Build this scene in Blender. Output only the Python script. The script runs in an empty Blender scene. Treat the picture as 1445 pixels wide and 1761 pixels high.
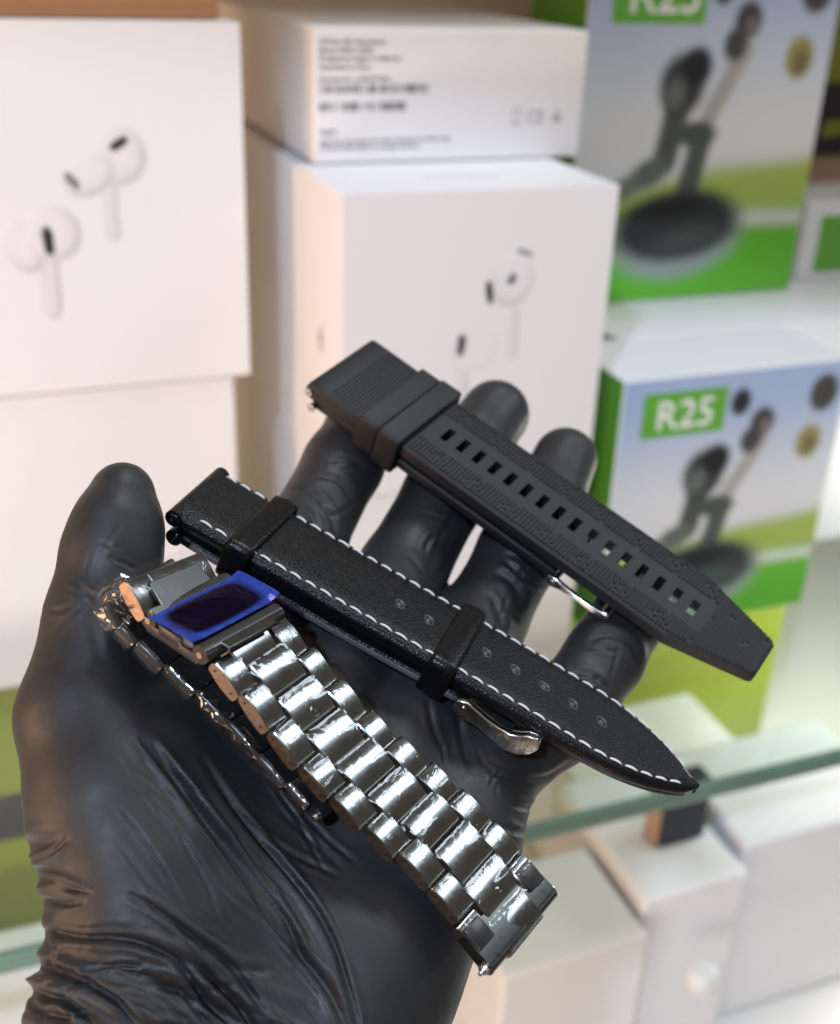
import bpy, bmesh, math, random
import numpy as np
from mathutils import Matrix, Vector

random.seed(7)
rng = np.random.default_rng(11)
scene = bpy.context.scene
COL = scene.collection
MM = 0.001
EYE = 1.318                      # eye height above the floor of the display, metres

# ------------------------------------------------------------------ camera
FPX, CX, CY = 2000.0, 722.5, 880.5          # focal length and principal point, photo pixels
_Z = np.array([162., 4020., 2000.]); _Z /= np.linalg.norm(_Z)
_X = np.array([5830., 980., -2000.]); _X -= _Z * (_X @ _Z); _X /= np.linalg.norm(_X)
_Y = np.cross(_Z, _X)
RW = np.array([_X, _Y, _Z])                 # view axes -> room axes (x along the shelf, y into it, z up)

cam_d = bpy.data.cameras.new('camera')
cam = bpy.data.objects.new('camera', cam_d); COL.objects.link(cam)
m = Matrix.Identity(4)
for i in range(3):
    for j in range(3):
        m[i][j] = RW[i, j]
m.translation = (0, 0, EYE)
cam.matrix_world = m
cam_d.sensor_fit = 'HORIZONTAL'; cam_d.sensor_width = 36.0
cam_d.lens = 36.0 * FPX / 1445.0
cam_d.clip_start = 0.01; cam_d.clip_end = 20.0
cam_d.dof.use_dof = True
cam_d.dof.focus_distance = 0.214
cam_d.dof.aperture_fstop = 16.5
scene.camera = cam

# ------------------------------------------------------------------ world + lamps + exposure
world = bpy.data.worlds.new('World'); scene.world = world
world.use_nodes = True
bgn = world.node_tree.nodes['Background']
bgn.inputs[0].default_value = (1.0, 0.86, 0.72, 1)
bgn.inputs[1].default_value = 0.20

def aim(o, target):
    d = Vector(target) - o.location
    o.rotation_euler = d.to_track_quat('-Z', 'Y').to_euler()

def R2W(x, y, z):                            # room millimetres (eye at origin) -> metres
    return Vector((x * MM, y * MM, z * MM + EYE))

def area(name, loc, target, size, size_y, power, color):
    l = bpy.data.lights.new(name, 'AREA'); l.shape = 'RECTANGLE'
    l.size = size; l.size_y = size_y; l.energy = power; l.color = color
    o = bpy.data.objects.new(name, l); COL.objects.link(o)
    o.location = R2W(*loc); aim(o, R2W(*target))
    return o

def spot(name, loc, target, deg, blend, power, color, soft):
    l = bpy.data.lights.new(name, 'SPOT'); l.spot_size = math.radians(deg); l.spot_blend = blend
    l.energy = power; l.color = color; l.shadow_soft_size = soft
    o = bpy.data.objects.new(name, l); COL.objects.link(o)
    o.location = R2W(*loc); aim(o, R2W(*target))
    return o

COOL = (0.80, 0.90, 1.0)
BLUE = (0.58, 0.74, 1.0)
WARM = (1.0, 0.58, 0.32)
SOFT = (1.0, 0.76, 0.60)
spot('display_spot', (-500, -500, 700), (-500 + 336, -500 + 433, 700 - 837), 50, 0.05, 46.0, BLUE, 0.03)
area('ceiling_panel', (260, -260, 850), (80, 300, -150), 0.5, 0.25, 1.05, SOFT)
area('ceiling_key', (330, 330, 760), (10, 190, -90), 0.18, 0.18, 3.9, (0.90, 0.95, 1.0))
area('warm_sign', (-640, 210, -100), (90, 400, -160), 0.35, 0.5, 4.8, WARM)  # unseen warm lamp on the left, lights the left faces
area('warm_counter', (-260, -330, -560), (20, 180, -80), 0.5, 0.4, 1.1, (1.0, 0.62, 0.36))  # added warm lamp below left, for buckle and link sides to mirror
area('shelf_lamp', (-260, -60, -400), (10, 520, -420), 0.4, 0.05, 1.5, (1.0, 0.96, 0.90))  # added fill, out of view, brightens what stands below the glass
area('shelf_lamp', (640, 440, -340), (380, 575, -430), 0.2, 0.05, 1.7, (1.0, 0.95, 0.88))  # second added fill, out of view, for the lower right
# ceiling light strips that the steel links mirror
_ctr = np.array([56., 152., -134.])
_wd = RW @ np.array([.56, .36, -.74])
for k, (tilt, wid, lum) in enumerate(((-10, .13, 12), (38, .035, 8))):
    r0 = RW @ np.array([.79, .61, .06]); r0 /= np.linalg.norm(r0); ax = _wd / np.linalg.norm(_wd)
    q = math.radians(tilt)
    dr = r0 * math.cos(q) + np.cross(ax, r0) * math.sin(q) + ax * (ax @ r0) * (1 - math.cos(q))
    l = bpy.data.lights.new('ceiling_strip', 'AREA'); l.shape = 'RECTANGLE'; l.size = .40; l.size_y = wid
    l.energy = lum * .40 * wid * math.pi; l.color = COOL
    o = bpy.data.objects.new('ceiling_strip', l); COL.objects.link(o)
    z_ = dr; x_ = ax - z_ * (ax @ z_); x_ /= np.linalg.norm(x_); y_ = np.cross(z_, x_); c = _ctr + dr * 820
    mm = Matrix.Identity(4)
    for i in range(3):
        mm[i][0], mm[i][1], mm[i][2] = x_[i], y_[i], z_[i]
    mm.translation = R2W(*c); o.matrix_world = mm

scene.view_settings.view_transform = 'Standard'
scene.view_settings.look = 'None'
scene.view_settings.exposure = -0.2
scene.view_settings.gamma = 1.0
scene.cycles.max_bounces = 8
scene.cycles.transparent_max_bounces = 16
scene.cycles.use_denoising = True
scene.cycles.adaptive_threshold = 0.005
scene.cycles.caustics_reflective = False
scene.cycles.caustics_refractive = False

# ------------------------------------------------------------------ geometry helpers
def view(px, py, d):                         # point seen at (px, py), d mm deep, view axes mm
    return np.array([(px - CX) / FPX * d, -(py - CY) / FPX * d, -d])

def ray(px, py):
    return np.array([(px - CX) / FPX, -(py - CY) / FPX, -1.0])

def to_world(c):                             # view-axes mm -> room metres
    c = np.asarray(c, float)
    w = c @ RW.T * MM
    w[..., 2] += EYE
    return w

class Frame:                                 # local axes u (length), v (width), n (out of the face)
    def __init__(s, L, W, T):
        L = np.array(L, float); L /= np.linalg.norm(L)
        W = np.array(W, float); W -= L * (L @ W); W /= np.linalg.norm(W)
        s.M = np.stack([L, W, np.cross(L, W)], 1); s.T = np.array(T, float)
    def depth(s, px, py, n):                 # depth at which the ray reaches height n over the face
        return (n + s.M[:, 2] @ s.T) / (s.M[:, 2] @ ray(px, py))
    def at(s, px, py, n):
        return view(px, py, s.depth(px, py, n))
    def matrix(s):
        A = RW @ s.M; t = to_world(s.T)
        m = Matrix.Identity(4)
        for i in range(3):
            for j in range(3):
                m[i][j] = A[i, j]
            m[i][3] = t[i]
        return m

class MB:
    def __init__(s):
        s.v = []; s.f = []; s.mi = []; s.col = None
    def add(s, verts, faces, mat=0):
        b = len(s.v)
        s.v.extend([tuple(map(float, p)) for p in verts])
        s.f.extend([tuple(b + i for i in f) for f in faces])
        s.mi.extend([mat] * len(faces))
    def box(s, x0, x1, y0, y1, z0, z1, mat=0):
        v = [(x, y, z) for z in (z0, z1) for y in (y0, y1) for x in (x0, x1)]
        s.add(v, [(0, 2, 3, 1), (4, 5, 7, 6), (0, 1, 5, 4), (2, 6, 7, 3), (0, 4, 6, 2), (1, 3, 7, 5)], mat)
    def loft(s, rings, closed=True, cap0=True, cap1=True, mat=0):
        n = len(rings[0]); v = [p for r in rings for p in r]; f = []
        for i in range(len(rings) - 1):
            for j in range(n if closed else n - 1):
                k = (j + 1) % n
                f.append((i * n + j, i * n + k, (i + 1) * n + k, (i + 1) * n + j))
        if cap0: f.append(tuple(range(n - 1, -1, -1)))
        if cap1: f.append(tuple((len(rings) - 1) * n + j for j in range(n)))
        s.add(v, f, mat)
    def tube(s, pts, r, seg=10, mat=0):
        pts = [np.array(p, float) for p in pts]; rings = []
        for i, p in enumerate(pts):
            t = pts[min(i + 1, len(pts) - 1)] - pts[max(i - 1, 0)]; t /= np.linalg.norm(t) + 1e-12
            a = np.cross(t, [0, 0, 1.0]) if abs(t[2]) < .9 else np.cross(t, [1.0, 0, 0])
            a /= np.linalg.norm(a); b = np.cross(t, a)
            rr = r[i] if hasattr(r, '__len__') else r
            rings.append([p + rr * (math.cos(q) * a + math.sin(q) * b) for q in np.linspace(0, 2 * math.pi, seg, endpoint=False)])
        s.loft(rings, mat=mat)
    def grid(s, P, mat=0, flip=False):       # P: (a, b, 3)
        a, b = P.shape[:2]; f = []
        for i in range(a - 1):
            for j in range(b - 1):
                q = (i * b + j, i * b + j + 1, (i + 1) * b + j + 1, (i + 1) * b + j)
                f.append(q[::-1] if flip else q)
        s.add(P.reshape(-1, 3), f, mat)
    def mesh(s, name, mats, scale=MM, smooth=True):
        me = bpy.data.meshes.new(name)
        me.from_pydata([(x * scale, y * scale, z * scale) for x, y, z in s.v], [], s.f)
        for mt in (mats if isinstance(mats, (list, tuple)) else [mats]):
            me.materials.append(mt)
        me.polygons.foreach_set('material_index', s.mi)
        me.polygons.foreach_set('use_smooth', [smooth] * len(s.f))
        if s.col is not None:
            ca = me.color_attributes.new('print_colour', 'FLOAT_COLOR', 'POINT')
            c = np.ones((len(s.v), 4), np.float32); c[:, :3] = s.col
            ca.data.foreach_set('color', c.ravel())
        me.update()
        return me

def link(name, me, parent=None, matrix=None):
    o = bpy.data.objects.new(name, me); COL.objects.link(o)
    if parent is not None: o.parent = parent
    if matrix is not None: o.matrix_local = matrix
    return o

def part(name, mb, mats, parent=None, smooth=True, bevel=0, seg=2, auto=None, matrix=None, subd=0):
    me = mb.mesh(name, mats, smooth=smooth)
    if auto is not None and smooth:
        me.set_sharp_from_angle(angle=math.radians(auto))
    o = link(name, me, parent, matrix)
    if bevel:
        b = o.modifiers.new('bevel', 'BEVEL'); b.width = bevel * MM; b.segments = seg; b.limit_method = 'ANGLE'
        b.angle_limit = math.radians(40); b.harden_normals = False
    if subd:
        q = o.modifiers.new('subd', 'SUBSURF'); q.levels = subd; q.render_levels = subd
    return o

def tag(o, label=None, cat=None, group=None, kind=None):
    if label: o['label'] = label
    if cat: o['category'] = cat
    if group: o['group'] = group
    if kind: o['kind'] = kind
    return o

def root(name, label, cat, matrix=None, group=None):
    o = bpy.data.objects.new(name, None); COL.objects.link(o)
    o.empty_display_size = 0.01
    if matrix is not None: o.matrix_world = matrix
    return tag(o, label, cat, group)

# ------------------------------------------------------------------ materials
def mat(name, base, rough=0.5, metal=0.0, spec=0.5, bump=None, rvar=None, coat=0.0, aniso=0.0, cvar=None, sheen=0.0, coat_rough=0.1):
    m = bpy.data.materials.new(name); m.use_nodes = True
    nt = m.node_tree; p = nt.nodes['Principled BSDF']
    p.inputs['Base Color'].default_value = (*base, 1)
    p.inputs['Roughness'].default_value = rough
    p.inputs['Metallic'].default_value = metal
    p.inputs['Specular IOR Level'].default_value = spec
    p.inputs['Coat Weight'].default_value = coat
    p.inputs['Coat Roughness'].default_value = coat_rough
    p.inputs['Anisotropic'].default_value = aniso
    p.inputs['Sheen Weight'].default_value = sheen
    tc = nt.nodes.new('ShaderNodeTexCoord')
    if bump:                                 # list of (kind, scale, strength, distance_mm)
        prev = None
        for kind, sc, st, dist in bump:
            if kind == 'voronoi':
                t = nt.nodes.new('ShaderNodeTexVoronoi'); t.inputs['Scale'].default_value = sc; out = t.outputs['Distance']
            else:
                t = nt.nodes.new('ShaderNodeTexNoise'); t.inputs['Scale'].default_value = sc; t.inputs['Detail'].default_value = 4
                out = t.outputs['Fac']
            if kind == 'brush':
                mp = nt.nodes.new('ShaderNodeMapping'); mp.inputs['Scale'].default_value = (1, 0.02, 1)
                nt.links.new(tc.outputs['Object'], mp.inputs[0]); nt.links.new(mp.outputs[0], t.inputs['Vector'])
            else:
                nt.links.new(tc.outputs['Object'], t.inputs['Vector'])
            b = nt.nodes.new('ShaderNodeBump'); b.inputs['Strength'].default_value = st; b.inputs['Distance'].default_value = dist * MM
            nt.links.new(out, b.inputs['Height'])
            if prev: nt.links.new(prev.outputs[0], b.inputs['Normal'])
            prev = b
        nt.links.new(prev.outputs[0], p.inputs['Normal'])
    if rvar:                                 # (scale, low, high)
        t = nt.nodes.new('ShaderNodeTexNoise'); t.inputs['Scale'].default_value = rvar[0]; t.inputs['Detail'].default_value = 5
        nt.links.new(tc.outputs['Object'], t.inputs['Vector'])
        mr = nt.nodes.new('ShaderNodeMapRange'); mr.inputs['From Min'].default_value = .3; mr.inputs['From Max'].default_value = .7
        mr.inputs['To Min'].default_value = rvar[1]; mr.inputs['To Max'].default_value = rvar[2]
        nt.links.new(t.outputs['Fac'], mr.inputs['Value']); nt.links.new(mr.outputs[0], p.inputs['Roughness'])
    if cvar:                                 # (scale, colour b)
        t = nt.nodes.new('ShaderNodeTexNoise'); t.inputs['Scale'].default_value = cvar[0]; t.inputs['Detail'].default_value = 5
        nt.links.new(tc.outputs['Object'], t.inputs['Vector'])
        mx = nt.nodes.new('ShaderNodeMix'); mx.data_type = 'RGBA'
        mx.inputs['A'].default_value = (*base, 1); mx.inputs['B'].default_value = (*cvar[1], 1)
        nt.links.new(t.outputs['Fac'], mx.inputs['Factor']); nt.links.new(mx.outputs['Result'], p.inputs['Base Color'])
    return m

M = {}
M['nitrile'] = mat('black_nitrile', (0.013, 0.0137, 0.0147), 0.50, spec=0.5, bump=[('noise', 3200, .35, .05), ('noise', 420, .22, .2), ('noise', 150, .22, .5)], rvar=(140, .44, .60), sheen=.04, cvar=(170, (0.020, 0.0205, 0.021)))
M['leather'] = mat('black_grained_leather', (0.0055, 0.0057, 0.0063), 0.31, spec=0.26, bump=[('voronoi', 2800, .6, .13), ('noise', 900, .25, .12), ('noise', 130, .15, .4)], rvar=(500, .27, .40))
M['leather_lip'] = mat('raised_leather_lip', (0.035, 0.036, 0.038), 0.36, bump=[('noise', 4000, .5, .08)])
M['leather_gloss'] = mat('black_glossy_leather', (0.0055, 0.0057, 0.0063), 0.26, spec=0.26, bump=[('voronoi', 2600, .4, .11), ('noise', 400, .2, .2)], rvar=(900, .22, .34))
M['leather_edge'] = mat('cut_leather_edge', (0.012, 0.012, 0.013), 0.42, bump=[('noise', 3200, .9, .25)])
M['lining'] = mat('grey_strap_lining', (0.10, 0.10, 0.115), 0.5, bump=[('voronoi', 1900, .8, .2)])
M['thread'] = mat('white_thread', (0.74, 0.73, 0.70), 0.7, bump=[('noise', 5000, .6, .1)])
M['rubber'] = mat('black_rubber', (0.012, 0.0128, 0.014), 0.56, spec=0.40, bump=[('noise', 5200, .25, .04)])
M['steel'] = mat('polished_steel', (0.72, 0.70, 0.68), 0.2, metal=1, bump=[('noise', 900, .06, .05)], rvar=(600, .14, .28))
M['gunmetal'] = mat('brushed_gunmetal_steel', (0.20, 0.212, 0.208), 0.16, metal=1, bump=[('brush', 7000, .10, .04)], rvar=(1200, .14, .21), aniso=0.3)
M['gunmetal_side'] = mat('brushed_link_side', (0.24, 0.19, 0.16), 0.34, metal=1, bump=[('noise', 5000, .4, .05), ('noise', 1100, .5, .12)], rvar=(900, .28, .45))  # warm light mirrored by the link sides is mixed into this colour
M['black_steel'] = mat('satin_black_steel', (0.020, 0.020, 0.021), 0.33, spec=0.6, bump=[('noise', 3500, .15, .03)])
M['dark_metal'] = mat('dark_satin_metal', (0.105, 0.112, 0.108), 0.30, metal=1, bump=[('noise', 4200, .12, .03)], rvar=(700, .26, .36))
M['pin'] = mat('brass_pin', (0.75, 0.55, 0.38), 0.25, metal=1)
M['hole'] = mat('dark_pin_hole', (0.004, 0.004, 0.004), 0.6)
M['card'] = mat('white_carton_card', (0.80, 0.79, 0.79), 0.42, spec=0.4, bump=[('noise', 60, .05, .3)], cvar=(30, (0.765, 0.755, 0.76)))
M['kraft'] = mat('brown_kraft_card', (0.46, 0.235, 0.11), 0.7, spec=0.2, bump=[('noise', 900, .3, .1)], cvar=(220, (0.36, 0.18, 0.085)))  # warm shade of the left carton's top, put into the colour
M['ink'] = mat('grey_ink', (0.05, 0.05, 0.055), 0.6)
M['ink_pale'] = mat('pale_grey_ink', (0.42, 0.42, 0.42), 0.6)
M['ink_kraft'] = mat('brown_ink', (0.22, 0.105, 0.045), 0.6)
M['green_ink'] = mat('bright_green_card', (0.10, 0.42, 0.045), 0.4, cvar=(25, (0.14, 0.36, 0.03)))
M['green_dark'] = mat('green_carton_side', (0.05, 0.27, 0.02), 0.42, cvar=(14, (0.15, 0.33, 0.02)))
M['white_ink'] = mat('white_ink', (0.80, 0.80, 0.78), 0.5)
M['lime'] = mat('lime_carton', (0.28, 0.32, 0.012), 0.4, cvar=(12, (0.21, 0.26, 0.01)))
M['black_card'] = mat('black_carton', (0.012, 0.012, 0.016), 0.4)
M['navy'] = mat('navy_carton', (0.012, 0.014, 0.03), 0.4)
M['tan'] = mat('tan_carton_side', (0.46, 0.29, 0.2), 0.5)
M['laminate'] = mat('pale_laminate', (0.70, 0.69, 0.67), 0.4, cvar=(9, (0.66, 0.64, 0.60)))
M['panel'] = mat('back_panel', (0.62, 0.56, 0.48), 0.6, cvar=(6, (0.55, 0.5, 0.42)))
M['white_plastic'] = mat('white_plastic', (0.70, 0.70, 0.69), 0.4)

def print_mat():
    m = mat('printed_card', (1, 1, 1), 0.4, spec=0.4)
    nt = m.node_tree; a = nt.nodes.new('ShaderNodeVertexColor'); a.layer_name = 'print_colour'
    nt.links.new(a.outputs['Color'], nt.nodes['Principled BSDF'].inputs['Base Color'])
    return m
M['print'] = print_mat()

def clear_film(name, tint, gloss_tint, rough, facing, base_gloss, bump, top=0.9):
    m = bpy.data.materials.new(name); m.use_nodes = True
    nt = m.node_tree; nt.nodes.clear()
    out = nt.nodes.new('ShaderNodeOutputMaterial')
    tr = nt.nodes.new('ShaderNodeBsdfTransparent'); tr.inputs[0].default_value = (*tint, 1)
    gl = nt.nodes.new('ShaderNodeBsdfGlossy'); gl.inputs['Color'].default_value = (*gloss_tint, 1); gl.inputs['Roughness'].default_value = rough
    lw = nt.nodes.new('ShaderNodeLayerWeight'); lw.inputs['Blend'].default_value = 0.5
    mr = nt.nodes.new('ShaderNodeMapRange'); mr.inputs['To Min'].default_value = base_gloss; mr.inputs['To Max'].default_value = top
    pw = nt.nodes.new('ShaderNodeMath'); pw.operation = 'POWER'; pw.inputs[1].default_value = 4.0
    nt.links.new(lw.outputs['Facing'], pw.inputs[0]); nt.links.new(pw.outputs[0], mr.inputs['Value'])
    mx = nt.nodes.new('ShaderNodeMixShader')
    nt.links.new(mr.outputs[0], mx.inputs[0]); nt.links.new(tr.outputs[0], mx.inputs[1]); nt.links.new(gl.outputs[0], mx.inputs[2])
    nt.links.new(mx.outputs[0], out.inputs[0])
    if bump:
        tc = nt.nodes.new('ShaderNodeTexCoord'); t = nt.nodes.new('ShaderNodeTexNoise')
        t.inputs['Scale'].default_value = bump[0]; t.inputs['Detail'].default_value = 3; t.inputs['Distortion'].default_value = 1.5
        nt.links.new(tc.outputs['Object'], t.inputs['Vector'])
        b = nt.nodes.new('ShaderNodeBump'); b.inputs['Strength'].default_value = bump[1]; b.inputs['Distance'].default_value = bump[2] * MM
        nt.links.new(t.outputs['Fac'], b.inputs['Height']); nt.links.new(b.outputs[0], gl.inputs['Normal']); nt.links.new(b.outputs[0], lw.inputs['Normal'])
    return m
M['film_shiny'] = clear_film('crumpled_plastic_wrap', (0.97, 0.97, 0.97), (1, 1, 1), 0.08, 0.2, 0.16, (260, .3, .4), 0.8)
M['film'] = clear_film('clear_plastic_wrap', (0.98, 0.98, 0.98), (1, 1, 1), 0.07, 0.2, 0.06, (190, .3, .5), 0.75)
def lifted_film():
    """blue film: see-through and dark where it clings, milky blue where it has lifted off"""
    m = clear_film('blue_protective_film', (0.17, 0.06, 0.40), (0.6, 0.5, 0.9), 0.08, 0.15, 0.035, (150, .10, .5), 0.5)
    nt = m.node_tree; out = [n for n in nt.nodes if n.type == 'OUTPUT_MATERIAL'][0]; src = out.inputs[0].links[0].from_socket
    a = nt.nodes.new('ShaderNodeVertexColor'); a.layer_name = 'print_colour'
    d = nt.nodes.new('ShaderNodeBsdfDiffuse'); d.inputs[0].default_value = (0.05, 0.10, 0.50, 1); d.name = 'milk'
    mx = nt.nodes.new('ShaderNodeMixShader'); mu = nt.nodes.new('ShaderNodeMath'); mu.operation = 'MULTIPLY'; mu.inputs[1].default_value = 0.6
    tx = nt.nodes.new('ShaderNodeTexNoise'); tx.inputs['Scale'].default_value = 330; tx.inputs['Distortion'].default_value = 2
    tcx = nt.nodes.new('ShaderNodeTexCoord'); nt.links.new(tcx.outputs['Object'], tx.inputs['Vector'])
    m2 = nt.nodes.new('ShaderNodeMath'); m2.operation = 'MULTIPLY_ADD'; m2.inputs[1].default_value = 1.1; m2.inputs[2].default_value = .35
    nt.links.new(tx.outputs['Fac'], m2.inputs[0]); m3 = nt.nodes.new('ShaderNodeMath'); m3.operation = 'MULTIPLY'
    nt.links.new(m2.outputs[0], m3.inputs[0]); nt.links.new(a.outputs['Color'], m3.inputs[1])
    nt.links.new(m3.outputs[0], mu.inputs[0]); nt.links.new(mu.outputs[0], mx.inputs[0])
    nt.links.new(src, mx.inputs[1]); nt.links.new(d.outputs[0], mx.inputs[2]); nt.links.new(mx.outputs[0], out.inputs[0])
    return m
M['blue_film'] = lifted_film()
M['glass'] = clear_film('shelf_glass', (0.90, 0.95, 0.92), (1, 1, 1), 0.02, 0.35, 0.03, None)
M['glass_edge'] = mat('green_glass_edge', (0.10, 0.19, 0.145), 0.15, spec=0.4, cvar=(40, (0.15, 0.25, 0.20)))

# ------------------------------------------------------------------ the three straps' own axes
LE = Frame((.869, -.491, .07), (.315, .438, -.842), (-3.886, -18.055, -229.373))      # leather strap
RU = Frame((.785, -.572, .24), (.566, .503, -.653), (6.469, 17.798, -268.804))        # rubber strap
def palm_frame(n):
    n = np.array(n); n /= np.linalg.norm(n); w = np.array([.45, .3, -.6]); w -= n * (n @ w)
    return Frame(np.cross(w, n), w, LE.M @ np.array([0, -10, -8.5]) + LE.T)
PA0 = palm_frame([.345, .70, .625])
PA = palm_frame([.30, .50, .81])

# ------------------------------------------------------------------ gloved hand
def smin(a, b, k):
    h = np.maximum(k - np.abs(a - b), 0) / k
    return np.minimum(a, b) - h * h * h * k / 6.0

class Field:
    def __init__(s, lo, hi, step):
        s.lo = np.array(lo, np.float32); s.step = step
        s.n = [int((hi[i] - lo[i]) / step) + 1 for i in range(3)]
        s.ax = [lo[i] + step * np.arange(s.n[i], dtype=np.float32) for i in range(3)]
        s.f = np.full(s.n, 30.0, np.float32)
    def cone(s, a, b, ra, rb, k, flat=None):
        a = np.array(a, np.float32); b = np.array(b, np.float32)
        pad = max(ra, rb) + k + 2
        lo = np.minimum(a, b) - pad; hi = np.maximum(a, b) + pad
        sl = [slice(max(0, int((lo[i] - s.lo[i]) / s.step)), max(0, min(s.n[i], int((hi[i] - s.lo[i]) / s.step) + 2))) for i in range(3)]
        x = s.ax[0][sl[0]][:, None, None]; y = s.ax[1][sl[1]][None, :, None]; z = s.ax[2][sl[2]][None, None, :]
        ba = b - a; L2 = float(ba @ ba)
        px, py, pz = x - a[0], y - a[1], z - a[2]
        t = np.clip((px * ba[0] + py * ba[1] + pz * ba[2]) / L2, 0, 1)
        d = np.sqrt((px - t * ba[0]) ** 2 + (py - t * ba[1]) ** 2 + (pz - t * ba[2]) ** 2) - (ra + (rb - ra) * t)
        sub = s.f[sl[0], sl[1], sl[2]]
        s.f[sl[0], sl[1], sl[2]] = smin(sub, d.astype(np.float32), k)

def surface_nets(F):
    f = F.f; s = f < 0
    nx, ny, nz = f.shape
    c = [(i, j, k) for i in (0, 1) for j in (0, 1) for k in (0, 1)]
    def sh(A, o): return A[o[0]:nx - 1 + o[0], o[1]:ny - 1 + o[1], o[2]:nz - 1 + o[2]]
    cnt = np.zeros((nx - 1, ny - 1, nz - 1), np.int8)
    for o in c: cnt += sh(s, o)
    mask = (cnt > 0) & (cnt < 8)
    I = np.argwhere(mask)
    vals = {o: f[I[:, 0] + o[0], I[:, 1] + o[1], I[:, 2] + o[2]] for o in c}
    acc = np.zeros((len(I), 3)); num = np.zeros(len(I))
    for o in c:
        for ax in range(3):
            if o[ax] == 0:
                q = list(o); q[ax] = 1; q = tuple(q)
                a, b = vals[o], vals[q]; cr = (a < 0) != (b < 0)
                t = np.where(cr, a / np.where(cr, a - b, 1), 0)
                p = np.array(o, float)[None, :].repeat(len(I), 0); p[:, ax] = t
                acc[cr] += p[cr]; num[cr] += 1
    V = (I + acc / num[:, None]) * F.step + F.lo
    idx = np.full(mask.shape, -1, np.int64); idx[mask] = np.arange(len(I))
    quads = []
    for ax in range(3):
        a1, a2 = [(1, 2), (2, 0), (0, 1)][ax]
        hi = [nx - 1, ny - 1, nz - 1]
        sl0 = [slice(1, h) for h in hi]; sl0[ax] = slice(0, hi[ax])
        sl1 = list(sl0); sl1[ax] = slice(1, hi[ax] + 1)
        A = s[tuple(sl0)]; B = s[tuple(sl1)]
        E = np.argwhere(A != B); inside = A[A != B]
        off = np.array([1, 1, 1]); off[ax] = 0
        E = E + off
        def cell(d1, d2):
            q = E.copy(); q[:, a1] -= d1; q[:, a2] -= d2
            return idx[q[:, 0], q[:, 1], q[:, 2]]
        Q = np.stack([cell(1, 1), cell(0, 1), cell(0, 0), cell(1, 0)], 1)
        Q[~inside] = Q[~inside][:, ::-1]
        quads.append(Q)
    return V, np.concatenate(quads)

def poly_dist(P, poly):                      # distance of 2-D points to a polyline, and the fraction along it
    best = np.full(len(P), 1e9); frac = np.zeros(len(P)); side = np.zeros(len(P))
    poly = np.array(poly, float); seg = np.linalg.norm(np.diff(poly, axis=0), axis=1); cum = np.concatenate([[0], np.cumsum(seg)])
    for i in range(len(poly) - 1):
        a, b = poly[i], poly[i + 1]; ab = b - a
        t = np.clip(((P - a) @ ab) / (ab @ ab), 0, 1)
        q = P - a - t[:, None] * ab
        d = np.hypot(q[:, 0], q[:, 1]); w = d < best
        best[w] = d[w]; frac[w] = (cum[i] + t[w] * seg[i]) / cum[-1]
        side[w] = np.sign(ab[0] * q[w, 1] - ab[1] * q[w, 0])
    return best, frac, side

def smooth_poly(p, n=6):                     # Catmull-Rom
    p = np.array(p, float); p = np.vstack([2 * p[0] - p[1], p, 2 * p[-1] - p[-2]]); out = []
    for i in range(1, len(p) - 2):
        for t in np.linspace(0, 1, n, endpoint=False):
            a, b, c, d = p[i - 1:i + 3]
            out.append(.5 * (2 * b + (c - a) * t + (2 * a - 5 * b + 4 * c - d) * t * t + (3 * b - a - 3 * c + d) * t ** 3))
    out.append(p[-2]); return np.array(out)

class SineNoise:                             # smooth band-limited noise, any dimension
    def __init__(s, dim, freq, n=14, seed=1, stretch=None):
        r = np.random.default_rng(seed); k = r.normal(size=(n, dim)); k /= np.linalg.norm(k, axis=1)[:, None]
        s.k = k * freq * r.uniform(.6, 1.5, (n, 1)) * (1 if stretch is None else np.array(stretch)); s.p = r.uniform(0, 6.28, n); s.a = r.uniform(.5, 1, n); s.a /= math.sqrt((s.a ** 2).sum() / 2)
    def __call__(s, P):
        return np.sin(P @ s.k.T + s.p) @ s.a * .6

def H(px, py, d, r): return (view(px, py, d), r)
def PL(fr, px, py, n, r):
    k = PA.depth(px, py, n) / PA0.depth(px, py, n) if fr is PA else 1.0
    return (fr.at(px, py, n * k), r * k)

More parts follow.
